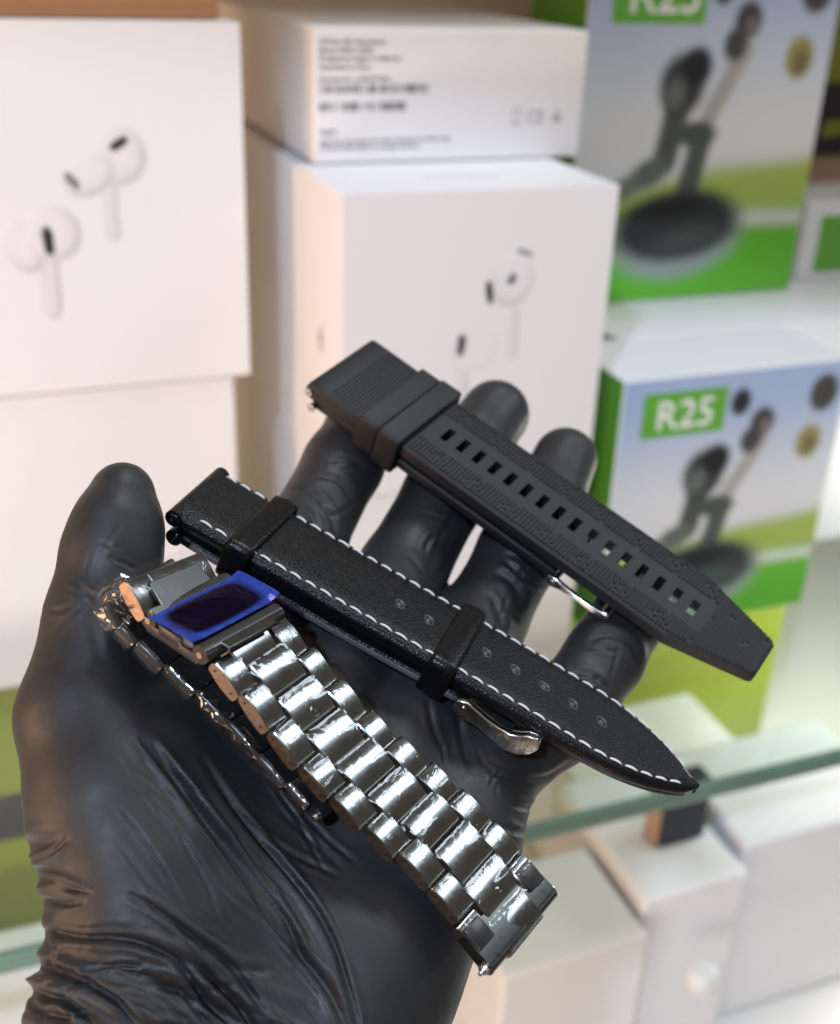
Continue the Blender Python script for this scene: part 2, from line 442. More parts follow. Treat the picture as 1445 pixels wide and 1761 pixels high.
def build_hand():
    FD = Field((-95, -150, -310), (70, 50, -120), 0.85)
    def chain(pts, k, extra=None):
        for (a, ra), (b, rb) in zip(pts[:-1], pts[1:]):
            FD.cone(a, b, ra, rb, k)
    # palm: five rays from the wrist to the knuckles, heel and thumb mounds
    chain([PL(PA, 452, 1052, -12, 10.5), PL(PA, 395, 1250, -14, 13), PL(PA, 330, 1560, -16, 16)], 9)
    chain([PL(PA, 590, 1140, -12, 10.5), PL(PA, 500, 1330, -14.5, 13), PL(PA, 430, 1620, -17, 16)], 9)
    chain([PL(PA, 725, 1222, -12, 10.5), PL(PA, 625, 1420, -14, 13), PL(PA, 520, 1640, -16, 16)], 9)
    chain([PL(PA, 842, 1310, -11.5, 10.5), PL(PA, 765, 1470, -13, 12.5), PL(PA, 600, 1660, -15, 15.5)], 9)
    chain([PL(PA, 725, 1500, -12, 12.8), PL(PA, 640, 1660, -13, 14), PL(PA, 590, 1770, -14, 14), PL(PA, 545, 1900, -15, 14), PL(PA, 520, 2060, -15, 14)], 9)
    chain([PL(PA, 430, 1620, -17, 16), PL(PA, 400, 1800, -18, 17), PL(PA, 380, 2060, -18, 17)], 9)
    chain([PL(PA, 150, 1232, -9, 12.0), PL(PA, 196, 1380, -9, 13.2), PL(PA, 245, 1500, -10, 14), PL(PA, 262, 1640, -13, 14.5), PL(PA, 235, 1770, -16, 15), PL(PA, 220, 2060, -17, 15)], 9)
    chain([PL(PA, 260, 1330, -10, 14), PL(PA, 330, 1560, -14, 16)], 9)
    chain([PL(PA, 300, 1200, -15, 9), PL(PA, 452, 1052, -12, 10)], 9)
    # thumb
    chain([PL(PA, 150, 1232, -9, 12.0), PL(PA, 178, 1060, -6, 10.4), PL(PA, 193, 950, -2, 9.3), PL(PA, 203, 900, 0, 8.4), PL(PA, 211, 848, 1, 6.3)], 4)
    # index, middle, ring, little finger: palm side against the straps
    chain([PL(PA, 452, 1052, -12, 10.5), PL(LE, 520, 930, -18, 9.6), PL(RU, 590, 800, -17.5, 9.3), PL(RU, 628, 735, -17, 9.2), PL(RU, 672, 672, -17, 7.6)], 4)
    chain([PL(PA, 590, 1140, -12, 10.5), PL(LE, 690, 985, -18, 9.9), PL(RU, 765, 850, -17.5, 9.7), PL(RU, 812, 765, -17, 9.2), PL(RU, 852, 712, -16, 8.9)], 4)
    chain([PL(PA, 725, 1222, -12, 10.5), PL(LE, 830, 1070, -18, 9.7), PL(RU, 893, 950, -17.5, 9.5), PL(RU, 940, 862, -16, 8.9), PL(RU, 972, 790, -15, 8.2)], 4)
    chain([PL(PA, 842, 1310, -11.5, 10.5), PL(LE, 960, 1240, -15, 8.9), PL(RU, 1040, 1130, -14.5, 8.5), PL(RU, 1075, 1070, -13, 8.0), PL(RU, 1108, 1010, -12.5, 7)], 4)
    V, Q = surface_nets(FD)
    V = V.astype(float)
    tmp = bpy.data.meshes.new('tmp'); tmp.from_pydata(V.tolist(), [], Q.tolist()); to = bpy.data.objects.new('tmp', tmp); COL.objects.link(to)
    sb = to.modifiers.new('s', 'SUBSURF'); sb.levels = 1; sb.render_levels = 1
    bpy.context.view_layer.update()
    ev = bpy.data.meshes.new_from_object(to.evaluated_get(bpy.context.evaluated_depsgraph_get()))
    bpy.data.objects.remove(to); bpy.data.meshes.remove(tmp)
    V = np.empty(len(ev.vertices) * 3); ev.vertices.foreach_get('co', V); V = V.reshape(-1, 3)
    Q = np.empty(len(ev.loops), np.int32); ev.loops.foreach_get('vertex_index', Q); Q = Q.reshape(-1, 4)
    bpy.data.meshes.remove(ev)
    # normals
    def normals(V):
        n = np.zeros_like(V); a = np.cross(V[Q[:, 2]] - V[Q[:, 0]], V[Q[:, 3]] - V[Q[:, 1]])
        for i in range(4): np.add.at(n, Q[:, i], a)
        return n / (np.linalg.norm(n, axis=1)[:, None] + 1e-9)
    N = normals(V)
    px = CX + FPX * V[:, 0] / -V[:, 2]; py = CY - FPX * V[:, 1] / -V[:, 2]
    P2 = np.stack([px, py], 1)
    face = np.clip(-(N * V).sum(1) / np.linalg.norm(V, axis=1) * 3.5 + .35, 0, 1)
    disp = np.zeros(len(V))
    def crease(poly, width, depth, ridge=.5, taper=True, asym=0.0):
        poly = smooth_poly(poly)
        pad = 6.5 * width; lo = poly.min(0) - pad; hi = poly.max(0) + pad
        sel = np.nonzero((P2[:, 0] > lo[0]) & (P2[:, 0] < hi[0]) & (P2[:, 1] > lo[1]) & (P2[:, 1] < hi[1]))[0]
        if not len(sel): return
        d, t, s = poly_dist(P2[sel], poly)
        e = np.clip(np.minimum(t, 1 - t) * 4, 0, 1) ** .7 if taper else 1
        wv = width * (1 + asym * s)
        g = -depth * np.exp(-(d / wv) ** 2) + ridge * depth * np.exp(-((d - 2.0 * wv) / (1.1 * wv)) ** 2)
        disp[sel] += g * e
    for c in CREASES: crease(*c)
    rr = random.Random(5)
    def wander(x, y, ang, L, bend, n=5):
        pts = [(x, y)]
        for _ in range(n):
            ang += rr.uniform(-bend, bend); x += L / n * math.cos(ang); y += L / n * math.sin(ang); pts.append((x, y))
        return pts
    for _ in range(30):                       # bunched cuff
        y = rr.uniform(1585, 1765); x = rr.uniform(20, 400)
        if y < 1600 + .12 * x: continue
        crease(wander(x, y, math.radians(4 + 40 * x / 420 + rr.uniform(-9, 9)), rr.uniform(60, 190), .25), rr.uniform(3, 6.5), rr.uniform(.15, .55), .7, True, rr.uniform(-.3, .3))
    for _ in range(30):                       # fine stretch lines over the palm
        x = rr.uniform(170, 520); y = 1240 + rr.uniform(0, 330) + .25 * (x - 170)
        crease(wander(x, y, math.radians(rr.uniform(42, 62)), rr.uniform(70, 260), .12), rr.uniform(2.4, 4.6), rr.uniform(.06, .24), .6)
    for _ in range(16):                       # thumb-side edge
        crease(wander(rr.uniform(10, 70), rr.uniform(1480, 1740), math.radians(rr.uniform(-25, 30)), rr.uniform(50, 130), .35), rr.uniform(3, 6), rr.uniform(.2, .6), .6)
    for (x0, y0, x1, y1, n, spread) in ((520, 900, 610, 800, 9, 45), (700, 960, 790, 840, 8, 50), (840, 1050, 910, 930, 9, 50), (1000, 1180, 1060, 1100, 7, 40), (140, 1100, 190, 900, 10, 60), (780, 1250, 930, 1400, 9, 60)):
        for _ in range(n):                    # small pulls on fingers, thumb and heel
            t = rr.random(); x = x0 + (x1 - x0) * t + rr.uniform(-spread, spread) * .7; y = y0 + (y1 - y0) * t + rr.uniform(-spread, spread) * .7
            crease(wander(x, y, math.radians(rr.choice((rr.uniform(-10, 60), rr.uniform(100, 150)))), rr.uniform(30, 90), .4), rr.uniform(2.5, 5), rr.uniform(.07, .26), .6)
    # gathered glove at the wrist and thumb side: folds that run across the arm
    wv = SineNoise(2, 1 / 120., seed=3)
    warp = np.stack([wv(P2), SineNoise(2, 1 / 120., seed=4)(P2)], 1) * 26
    ang = math.radians(24); A = np.array([[math.cos(ang), math.sin(ang)], [-math.sin(ang), math.cos(ang)]])
    q = (P2 + warp) @ A.T
    fold = SineNoise(2, 1 / 17., seed=5, stretch=(.16, 1))(q)
    fold2 = SineNoise(2, 1 / 9., seed=6, stretch=(.25, 1))(q * 1.1)
    ridg = 1 - np.abs(fold) * 1.3
    top = 1575 + 0.16 * px
    w = np.clip((py - top) / 130., 0, 1); w = w * w * (3 - 2 * w)
    disp += w * (ridg * 1.0 + fold2 * .30) * np.clip(1.25 - px / 800., .45, 1.25)
    # thumb-side edge: little gathers along the silhouette
    w2 = np.exp(-((px - (50 + 0 * py)) / 55.) ** 2) * np.clip((py - 1400) / 60., 0, 1) * np.clip((1700 - py) / 60., 0, 1)
    disp += w2 * np.sin(py / 8.6 + 2.0 * wv(P2)) * .8
    # knuckle-crease rings on thumb side, soft cloth-like waviness everywhere
    disp += SineNoise(3, 1 / 9., seed=9)(V) * .10 + SineNoise(3, 1 / 4.2, seed=10)(V) * .035
    V = V + N * (disp * face)[:, None]
    c0 = V[:, 0].min(), V[:, 1].min(), V[:, 2].min()
    Wd = to_world(V)
    org = to_world(PA.at(520, 1450, -12))
    me = bpy.data.meshes.new('gloved_hand')
    me.from_pydata((Wd - org).tolist(), [], Q.tolist())
    me.polygons.foreach_set('use_smooth', [True] * len(Q))
    me.materials.append(M['nitrile'])
    me.update()
    o = link('gloved_hand', me); o.location = org
    return tag(o, 'open hand in a wrinkled black nitrile glove, carrying three watch straps', 'hand')

CREASES = [
    # long folds from the thumb mound to the heel of the hand
    ([(238, 1262), (330, 1390), (420, 1515), (480, 1600), (560, 1700), (610, 1800)], 8, 1.1, .55, True, -.3),
    ([(262, 1275), (350, 1400), (430, 1500), (500, 1600), (525, 1660)], 7, 1.2, .6, True, .3),
    ([(345, 1300), (420, 1410), (520, 1530), (570, 1610), (600, 1700), (625, 1800)], 6, .9, .6, True, .2),
    ([(300, 1360), (360, 1450), (440, 1560), (500, 1640)], 6, .5, .5),
    ([(400, 1440), (470, 1540), (530, 1650)], 5, .6, .5),
    ([(215, 1535), (270, 1565), (330, 1610), (390, 1655), (440, 1720), (480, 1790)], 6, .8, .6),
    ([(310, 1440), (350, 1510), (375, 1565)], 4, .35, .4),
    ([(290, 1625), (360, 1680), (420, 1740), (460, 1800)], 7, .9, .7),
    ([(150, 1612), (230, 1618), (300, 1650), (340, 1700), (400, 1770)], 8, 1.1, .7),
    ([(70, 1600), (140, 1612), (190, 1610)], 6, .7, .6),
    ([(75, 1525), (130, 1530), (160, 1535)], 5, .45, .5),
    ([(60, 1650), (130, 1680), (200, 1720), (240, 1765)], 8, 1.1, .7),
    ([(40, 1700), (110, 1720), (170, 1770)], 7, 1.0, .7),
    # stretch lines below the thumb tip and on the palm under the buckle
    ([(145, 1000), (160, 1080), (172, 1140)], 9, .35, .4),
    ([(190, 990), (196, 1060)], 8, .25, .4),
    ([(785, 1215), (795, 1270), (810, 1330)], 6, .35, .5),
    ([(735, 1200), (745, 1250), (765, 1300)], 5, .25, .4),
    ([(870, 1380), (915, 1390), (950, 1380)], 5, .4, .5),
    ([(860, 1420), (900, 1432), (935, 1425)], 5, .4, .5),
    ([(905, 1340), (945, 1335), (985, 1310)], 5, .4, .5),
    # folds round the finger joints
    ([(500, 840), (540, 850), (570, 890), (580, 930)], 5, .5, .6),
    ([(490, 865), (530, 880), (552, 925)], 5, .45, .6),
    ([(530, 815), (580, 825), (610, 860)], 6, .35, .5),
    ([(560, 790), (610, 795), (640, 825)], 5, .3, .5),
    ([(745, 1010), (790, 930), (815, 885)], 6, .4, .6),
    ([(760, 1020), (800, 960), (830, 900)], 5, .35, .5),
    ([(850, 985), (880, 1000), (900, 1040)], 7, .5, .6),
    ([(865, 960), (905, 1000), (935, 1010)], 5, .45, .6),
    ([(845, 1020), (860, 1060), (865, 1090)], 6, .4, .5),
    ([(1010, 1105), (1045, 1090), (1085, 1110), (1100, 1150)], 7, .5, .6),
    ([(985, 1155), (1015, 1160), (1045, 1185)], 5, .35, .5),
]
hand = build_hand()

# ------------------------------------------------------------------ leather strap
def rounded_ring(hw, top, bot, r, nseg=5, dome=0.0):   # closed section in (v, n), counter-clockwise
    pts = []
    for cx, cy, a0 in ((hw - r, top - r, 0), (-(hw - r), top - r, 90), (-(hw - r), bot + r, 180), (hw - r, bot + r, 270)):
        for q in np.linspace(a0, a0 + 90, nseg):
            pts.append((cx + r * math.cos(math.radians(q)), cy + r * math.sin(math.radians(q))))
    return pts

def leather_section(hw, top, bot, nseg=4):   # padded face: flat sewn margin, soft rounded edge
    pts = []
    rt = min(1.5, hw * .6)
    for q in np.linspace(-20, 78, 7):        # right edge, up
        pts.append((hw - rt + rt * math.cos(math.radians(q)), top - .35 - rt + rt * math.sin(math.radians(q))))
    inner = np.linspace(hw - rt - .2, -(hw - rt - .2), 15)
    for v in inner:
        t = abs(v) / max(hw, .01)
        pts.append((v, top - .30 + .30 * (1 - t ** 6) - .18 * math.exp(-((abs(v) - (hw - 1.7)) / .5) ** 2)))
    for q in np.linspace(102, 200, 7):
        pts.append((-(hw - rt) + rt * math.cos(math.radians(q)), top - .35 - rt + rt * math.sin(math.radians(q))))
    pts.append((-(hw - .35), bot + .15)); pts.append((-(hw - .6), bot)); pts.append((hw - .6, bot)); pts.append((hw - .35, bot + .15))
    return pts

def leather_strap():
    t = root('leather_watch_strap', 'black grained leather watch strap with white stitching and a steel buckle, held across the palm', 'watch strap', LE.matrix())
    UT, U0, U1 = 68.0, 42.0, -47.3
    def hw(u):
        if u <= U0: return 10.2
        s = min(1, (u - U0) / (UT - U0))
        return max(.25, 10.2 * (1 - s ** 2.1) ** .80)
    us = list(np.linspace(U1 + 1.5, U0, 60)) + list(U0 + (UT - U0) * np.sin(np.linspace(0, math.pi / 2, 26))[1:])
    b = MB()
    rings = []
    # rolled end round the bar
    for a in np.linspace(0, 80, 6):
        q = math.radians(a); s = math.sin(q)
        rings.append([(U1 + 1.5 - 1.5 * math.cos(q), v, -1.7 + (n + 1.7) * (.25 + .75 * s)) for v, n in leather_section(10.2, 0, -3.3)])
    for u in us:
        th = -3.3 + 0.9 * max(0, (u - 50) / 18)
        sag = -.0009 * max(0, u - 20) ** 2
        rings.append([(u, v, n + sag) for v, n in leather_section(hw(u), 0, th)])
    b.loft(rings)
    part('long_strap', b, M['leather'], t)
    # lining strip under the long piece
    b = MB(); b.loft([[(u, v * max(.02, (hw(u) - .9)) / 10, n - .0009 * max(0, u - 20) ** 2) for v, n in ((-10, -3.32), (10, -3.32), (10, -3.9), (-10, -3.9))] for u in np.linspace(-44, 66.5, 40)])
    part('strap_lining', b, M['leather_edge'], t)
    # short piece underneath
    b = MB(); rings = []
    for u in np.linspace(-44.2, 19.5, 40):
        bow = -.6 * math.sin((u + 44) / 63 * math.pi)
        rings.append([(u, v, n + bow) for v, n in rounded_ring(10.0, -4.6, -6.9, .8)])
    b.loft(rings); part('short_strap', b, M['leather'], t)
    b = MB(); rings = []
    for u in np.linspace(-41, 18.8, 40):
        bow = -.6 * math.sin((u + 44) / 63 * math.pi)
        rings.append([(u, v, n + bow) for v, n in rounded_ring(10.25, -5.1, -6.35, .3)])
    b.loft(rings); part('short_strap_edge', b, M['lining'], t)
    # spring bars in their rolled loops
    for u, n in ((-46.0, -1.75), (-44.6, -5.8)):
        b = MB(); b.tube([(u, v, n) for v in (-9.6, 9.6)], .9, 14)
        b.tube([(u, v, n) for v in (-10.9, 10.9)], .45, 10)
        part('spring_bar', b, M['steel'], t, auto=40)
        b = MB()
        q = np.linspace(0, 2 * math.pi, 24, endpoint=False)
        ro, ri = 1.75, 1.15
        b.loft([[(u + r * math.cos(a), v, n + r * math.sin(a)) for a in q] for r, v in ((ri, -9.0), (ri, -10.32), (ro, -10.32), (ro, -9.0), (ro, 9.0), (ro, 10.32), (ri, 10.32), (ri, 9.0))], cap0=False, cap1=False)
        part('bar_loop', b, M['leather'], t, auto=50)
    # stitches: two rows that meet round the point
    def edge_curve(side):
        pts = []
        for u in np.linspace(-44.5 if side > 0 else -41.3, 64.2, 400):
            pts.append((u, side * max(0, hw(u) - 1.7 if u < U0 else hw(u) - 1.7 * (1 - .25 * (u - U0) / 24))))
        return np.array(pts)
    sm = MB(); L = 2.95
    ringsS = []
    for k in np.linspace(0, 1, 7):
        r = .27 * math.sqrt(max(0.02, 1 - (2 * k - 1) ** 4)); x = (k - .5) * L
        ringsS.append([(x, r * math.cos(a), r * .8 * math.sin(a) + .05 - .30 * (2 * k - 1) ** 2) for a in np.linspace(0, 2 * math.pi, 8, endpoint=False)])
    sm.loft(ringsS)
    sme = sm.mesh('stitch', M['thread'])
    for side in (1, -1):
        c = edge_curve(side); seg = np.hypot(*np.diff(c, axis=0).T); cum = np.concatenate([[0], np.cumsum(seg)])
        pos = 1.3
        while pos < cum[-1] - .8:
            u, v = np.interp(pos, cum, c[:, 0]), np.interp(pos, cum, c[:, 1])
            a, b2 = np.interp(pos + .6, cum, c[:, 0]) - u, np.interp(pos + .6, cum, c[:, 1]) - v
            ang = math.atan2(b2, a) + math.radians(-6 * 1 + random.uniform(-2, 2))
            sag = -.0009 * max(0, u - 20) ** 2
            link('stitch', sme, t, Matrix.Translation((u * MM, v * MM, (-.10 + sag) * MM)) @ Matrix.Rotation(ang, 4, 'Z') @ Matrix.Diagonal((random.uniform(.93, 1.05), 1, 1, 1)))
            pos += 3.35
    # punched holes: leaf-shaped slits with a raised lip
    hb = MB(); q = np.linspace(0, 2 * math.pi, 18, endpoint=False)
    def leaf(r, z): return [(1.3 * r * math.cos(a), 1.0 * r * math.sin(a) * (1 - .25 * abs(math.cos(a))), z) for a in q]
    hb.loft([leaf(1.3, -.12), leaf(1.1, .20), leaf(.9, .24), leaf(.74, .0), leaf(.5, .12), leaf(.2, .26)], cap0=False)
    hs = MB(); hs.box(-.9, .9, -.12, .12, -.1, .24)
    hme = hb.mesh('punched_hole', M['leather_lip']); sme2 = hs.mesh('slit', M['hole'])
    for k in (0, 1, 3, 4, 5, 6, 7):
        u = 6.5 * k; sag = -.0009 * max(0, u - 20) ** 2
        h = link('punched_hole', hme, t, Matrix.Translation((u * MM, random.uniform(-.15, .15) * MM, (-.02 + sag) * MM)) @ Matrix.Rotation(math.radians(-38 + random.uniform(-12, 12)), 4, 'Z'))
        link('slit', sme2, h, Matrix.Rotation(math.radians(random.uniform(-8, 8)), 4, 'Z'))
    # keepers
    def keeper(u0, u1, hw_, top, bot, skew):
        b = MB(); n = 40
        out = rounded_ring(hw_, top, bot, 1.7, 9)
        inn = rounded_ring(hw_ - 1.1, top - 1.1, bot + 1.1, .9, 9)
        rings = []
        prof = [(u0 + .5, 0), (u0 + .12, .12), (u0, .4), (u0, .8)]
        def ring(u, k):                      # k = 0 outer, 1 inner
            return [(u + skew * o[0] / hw_, o[0] + (i[0] - o[0]) * k, o[1] + (i[1] - o[1]) * k) for o, i in zip(out, inn)]
        seq = [(u0 + .9, .0), (u0 + .25, .12), (u0, .5), (u0 + .2, 1), (u1 - .2, 1), (u1, .5), (u1 - .25, .12), (u1 - .9, .0), ((u0 + u1) / 2, -.18)]
        for u, k in seq + [seq[0]]: rings.append(ring(u, k))
        b.loft(rings[:-1] + [rings[0]], cap0=False, cap1=False)
        part('keeper', b, M['leather_gloss'], t)
    keeper(-34.2, -28.6, 11.25, 1.0, -8.4, .3)
    keeper(10.6, 16.2, 11.25, 1.0, -8.2, .2)
    # buckle: two shaped arms, a cross bar, the pivot pin and the tongue
    bk = MB()
    def arm(v0, v1):
        top = [(18.6, -4.3), (20.6, -3.6), (22.4, -4.0), (25, -4.7), (28.2, -5.2), (30.6, -5.1), (32.3, -4.3), (33.6, -3.2), (35.6, -2.9)]
        bot = [(18.7, -6.4), (20.4, -7.6), (22.2, -7.7), (25, -7.7), (28.2, -8.5), (31, -9.3), (33.6, -8.9), (35.6, -7.2), (36.6, -5.0)]
        cr = [[(u, v0, n) for u, n in top], [(u, v1, n) for u, n in top], [(u, v1, n) for u, n in bot], [(u, v0, n) for u, n in bot]]
        rings = [[cr[k][i] for k in range(4)] for i in range(len(top))]
        bk.loft(rings)
    arm(-11.9, -10.4); arm(10.4, 11.9)
    bar = [(30.6, -5.1), (32.3, -4.3), (33.6, -3.2), (35.6, -2.9), (36.6, -5.0), (35.6, -7.2), (33.6, -8.9), (31, -9.3)]
    bk.loft([[(u, v, n) for u, n in bar] for v in (-10.5, 10.5)])
    bo = part('buckle', bk, M['steel'], t, bevel=.25, seg=2, smooth=True, auto=35)
    b = MB(); b.tube([(20.6, -12.15, -5.4), (20.6, 12.15, -5.4)], .55, 14); part('pivot_pin', b, M['pin'], bo, auto=40)
    b = MB(); b.tube([(20.6, 0, -5.2), (26, 0, -4.6), (33, 0, -4.0), (35, 0, -4.2)], [.8, .8, .75, .5], 10); part('tongue', b, M['steel'], bo)
    return t
leather_strap()

# ------------------------------------------------------------------ rubber strap
def rubber_strap():
    t = root('rubber_watch_strap', 'black rubber watch strap with oblong slots and ribbed margins, resting on the fingertips', 'watch strap', RU.matrix())
    HW = 11.6
    P = 4.5
    def hw(u):
        if u < 66.5: return HW
        return HW - (HW - 6.1) * (u - 66.5) / 19.0
    # main tongue: a slab with sixteen real slots, built from cells between u-lines and v-lines
    us = [-6.0]
    for k in range(16): us += [k * P - .92, k * P + .92]
    us += [74.5, 85.0]
    sl = 2.3                                # half length of a slot across the strap
    def top_n(v, w): return 0.0 - .55 * (abs(v) / w) ** 5
    TH = -2.9
    b = MB()
    def vlines(u):
        w = hw(u); return [-w, -w * .985, -w * .94, -w * .80, -5.2, -sl, sl, 5.2, w * .80, w * .94, w * .985, w]
    def prof(v, w):                          # rounded shoulders
        a = abs(v) / w
        return -1.1 if a > .999 else (-.45 if a > .975 else (-.12 if a > .93 else 0.0))
    fine = []
    for i in range(len(us) - 1):
        n = 1 if (i % 2 == 1 and i < 32) else (2 if i < 32 else 8)
        if i == 0: n = 2
        fine += list(np.linspace(us[i], us[i + 1], n + 1)[:-1])
    fine.append(us[-1])
    for extra in (66.5,):
        fine.append(extra)
    fine = sorted(set(round(x, 4) for x in fine))
    nv = 12; V = []; F = []
    endrows = [(85.0, 1), (85.7, .86), (86.0, .7)]
    rows = [(u, 1.0) for u in fine] + [(86.0, .93)]
    for u, k in rows:
        for side in (0, 1):
            w = hw(u) * k
            for v0 in vlines(u):
                v = v0 * k
                n = prof(v0, hw(u)) if side == 0 else TH
                if k < 1: n = n - .5 if side == 0 else TH
                V.append((u, v, n))
    nr = len(rows)
    def vid(i, side, j): return i * 2 * nv + side * nv + j
    def is_slot(i):
        um = (rows[i][0] + rows[i + 1][0]) / 2; k = round(um / P)
        return 0 <= k < 16 and abs(um - k * P) < .92
    for i in range(nr - 1):
        for j in range(nv - 1):
            if j == 5 and is_slot(i): continue
            F.append((vid(i, 0, j), vid(i + 1, 0, j), vid(i + 1, 0, j + 1), vid(i, 0, j + 1)))
            F.append((vid(i, 1, j), vid(i, 1, j + 1), vid(i + 1, 1, j + 1), vid(i + 1, 1, j)))
        F.append((vid(i, 0, 0), vid(i, 1, 0), vid(i + 1, 1, 0), vid(i + 1, 0, 0)))
        F.append((vid(i, 0, nv - 1), vid(i + 1, 0, nv - 1), vid(i + 1, 1, nv - 1), vid(i, 1, nv - 1)))
        if is_slot(i):
            F.append((vid(i, 0, 5), vid(i + 1, 0, 5), vid(i + 1, 1, 5), vid(i, 1, 5)))
            F.append((vid(i, 0, 6), vid(i, 1, 6), vid(i + 1, 1, 6), vid(i + 1, 0, 6)))
            if not is_slot(i - 1): F.append((vid(i, 0, 5), vid(i, 1, 5), vid(i, 1, 6), vid(i, 0, 6)))
            if not is_slot(i + 1): F.append((vid(i + 1, 0, 5), vid(i + 1, 0, 6), vid(i + 1, 1, 6), vid(i + 1, 1, 5)))
    for j in range(nv - 1):
        F.append((vid(nr - 1, 0, j), vid(nr - 1, 1, j), vid(nr - 1, 1, j + 1), vid(nr - 1, 0, j + 1)))
        F.append((vid(0, 0, j), vid(0, 0, j + 1), vid(0, 1, j + 1), vid(0, 1, j)))
    b.add(V, F)
    part('long_strap', b, M['rubber'], t, bevel=.22, seg=2, auto=32)
    # raised maze-like ribs on both margins and across the tip
    rb = MB()
    def rib(u0, u1, v0, v1, h=.34):
        w = min(hw(u0), hw(u1)) * .93
        v0 = max(-w, v0); v1 = min(w, v1)
        if v1 - v0 < .35: return
        e = .2
        rb.add([(u0, v0, -.03), (u1, v0, -.03), (u1, v1, -.03), (u0, v1, -.03), (u0 + e, v0 + .12, h), (u1 - e, v0 + .12, h), (u1 - e, v1 - .12, h), (u0 + e, v1 - .12, h)],
               [(4, 5, 6, 7), (0, 1, 5, 4), (1, 2, 6, 5), (2, 3, 7, 6), (3, 0, 4, 7)])
    pitch = 1.0; u = -4.4; k = 0
    while u < 84.6:
        ribw = .74
        if u > 71.2:
            ribw = .74
            cyc = k % 9
            if cyc in (3, 4): rib(u, u + ribw, -9, -4.5 + cyc); rib(u, u + ribw, -3.3 + cyc, 9)
            elif cyc in (7, 8): rib(u, u + ribw, -9, 3.5); rib(u, u + ribw, 4.6, 9)
            else: rib(u, u + ribw, -9.8, 9.8)
        else:
            for s in (-1, 1):
                c = (k * 1 + (4 if s > 0 else 0)) % 10
                lo, hi = 5.3, 10.6
                if c < 5: segs = [(lo, hi)]
                elif c == 5: segs = [(lo, lo + 3.0), (lo + 3.9, hi)]
                elif c == 6: segs = [(lo, lo + 2.1), (lo + 2.9, lo + 3.9), (lo + 4.6, hi)]
                elif c == 7: segs = [(lo, lo + 1.6), (lo + 2.2, hi)]
                elif c == 8: segs = [(lo + .8, lo + 3.2), (lo + 3.9, hi)]
                else: segs = [(lo, lo + 4.1), (lo + 4.7, hi)]
                for a, c2 in segs:
                    if s > 0: rib(u, u + ribw, a, c2)
                    else: rib(u, u + ribw, -c2, -a)
        u += pitch; k += 1
    r = part('margin_ribs', rb, M['rubber'], t, smooth=False); tag(r, kind='stuff')
    # smooth raised frame round the slots
    fr_ = MB()
    pts = rounded_ring(5.05, 0, 0, 0)
    # lug end: thick ribbed block
    b = MB(); rings = []
    prof_u = [(-32.3, .35), (-32.0, .75), (-31.2, 1.0), (-27, 1.0), (-26.6, 1.0), (-18.5, 1.0), (-17.2, 1.0)]
    for u_, k_ in prof_u:
        hwid = 12.5 if u_ < -22 else 12.5 - .25 * (u_ + 22) / 4
        rings.append([(u_, v, -1.7 + (n + 1.7) * k_) for v, n in rounded_ring(hwid, .35, -4.3, .8, 5)])
    b.loft(rings); part('lug_block', b, M['rubber'], t, auto=40)
    b = MB()
    for i in range(9):
        u_ = -26.4 + i * .98
        b.add([(u_, -11.7, .33), (u_ + .62, -11.7, .33), (u_ + .62, 11.7, .33), (u_, 11.7, .33), (u_ + .1, -11.5, .62), (u_ + .5, -11.5, .62), (u_ + .5, 11.5, .62), (u_ + .1, 11.5, .62)],
              [(4, 5, 6, 7), (0, 1, 5, 4), (1, 2, 6, 5), (2, 3, 7, 6), (3, 0, 4, 7)])
    tag(part('block_ribs', b, M['rubber'], t, smooth=False), kind='stuff')
    # two rubber keepers side by side
    def keeper(u0, u1, hwid, top, bot):
        b = MB(); out = rounded_ring(hwid, top, bot, 1.3, 6); inn = rounded_ring(hwid - 1.2, top - 1.2, bot + 1.2, .6, 6)
        def ring(u, k): return [(u, o[0] + (i[0] - o[0]) * k, o[1] + (i[1] - o[1]) * k) for o, i in zip(out, inn)]
        seq = [(u0 + .5, 0), (u0 + .12, .12), (u0, .4), (u0, 1), (u1, 1), (u1, .4), (u1 - .12, .12), (u1 - .5, 0), (u0 + .5, 0)]
        b.loft([ring(u, k) for u, k in seq], cap0=False, cap1=False)
        part('keeper', b, M['rubber'], t, auto=50)
    keeper(-17.0, -11.3, 13.0, 1.55, -8.3)
    keeper(-11.2, -5.2, 13.3, 1.95, -8.7)
    # short piece underneath
    b = MB(); rings = []
    for u_ in (-30.5, -30.2, -29, -20, 0, 20, 38.5, 39.2):
        k_ = .6 if u_ in (-30.5, 39.2) else 1
        rings.append([(u_, v, -6 + (n + 6) * k_) for v, n in rounded_ring(11.2, -4.7, -7.3, .7)])
    b.loft(rings); part('short_strap', b, M['rubber'], t, auto=40)
    for u_, n_ in ((-31.3, -2.2), (-29.6, -6.0)):
        b = MB(); b.tube([(u_, -12.6, n_), (u_, 12.6, n_)], .85, 14); b.tube([(u_, -13.6, n_), (u_, 13.6, n_)], .42, 10)
        b.tube([(u_, -12.95, n_), (u_, -12.6, n_)], 1.1, 14)
        part('spring_bar', b, M['steel'], t, auto=40)
    # buckle
    bk = MB()
    def arm(v):
        top = [(38.6, -4.6), (40, -4.3), (42, -4.7), (46, -5.0), (50, -4.8), (52.6, -4.4), (54, -4.2)]
        bot = [(38.8, -6.9), (40, -7.2), (42, -6.5), (46, -6.0), (50, -6.2), (52.8, -6.3), (54.4, -5.6)]
        bk.loft([[(a[0], v - .6, a[1]), (a[0], v + .6, a[1]), (c[0], v + .6, c[1]), (c[0], v - .6, c[1])] for a, c in zip(top, bot)])
    arm(-12.6); arm(12.6)
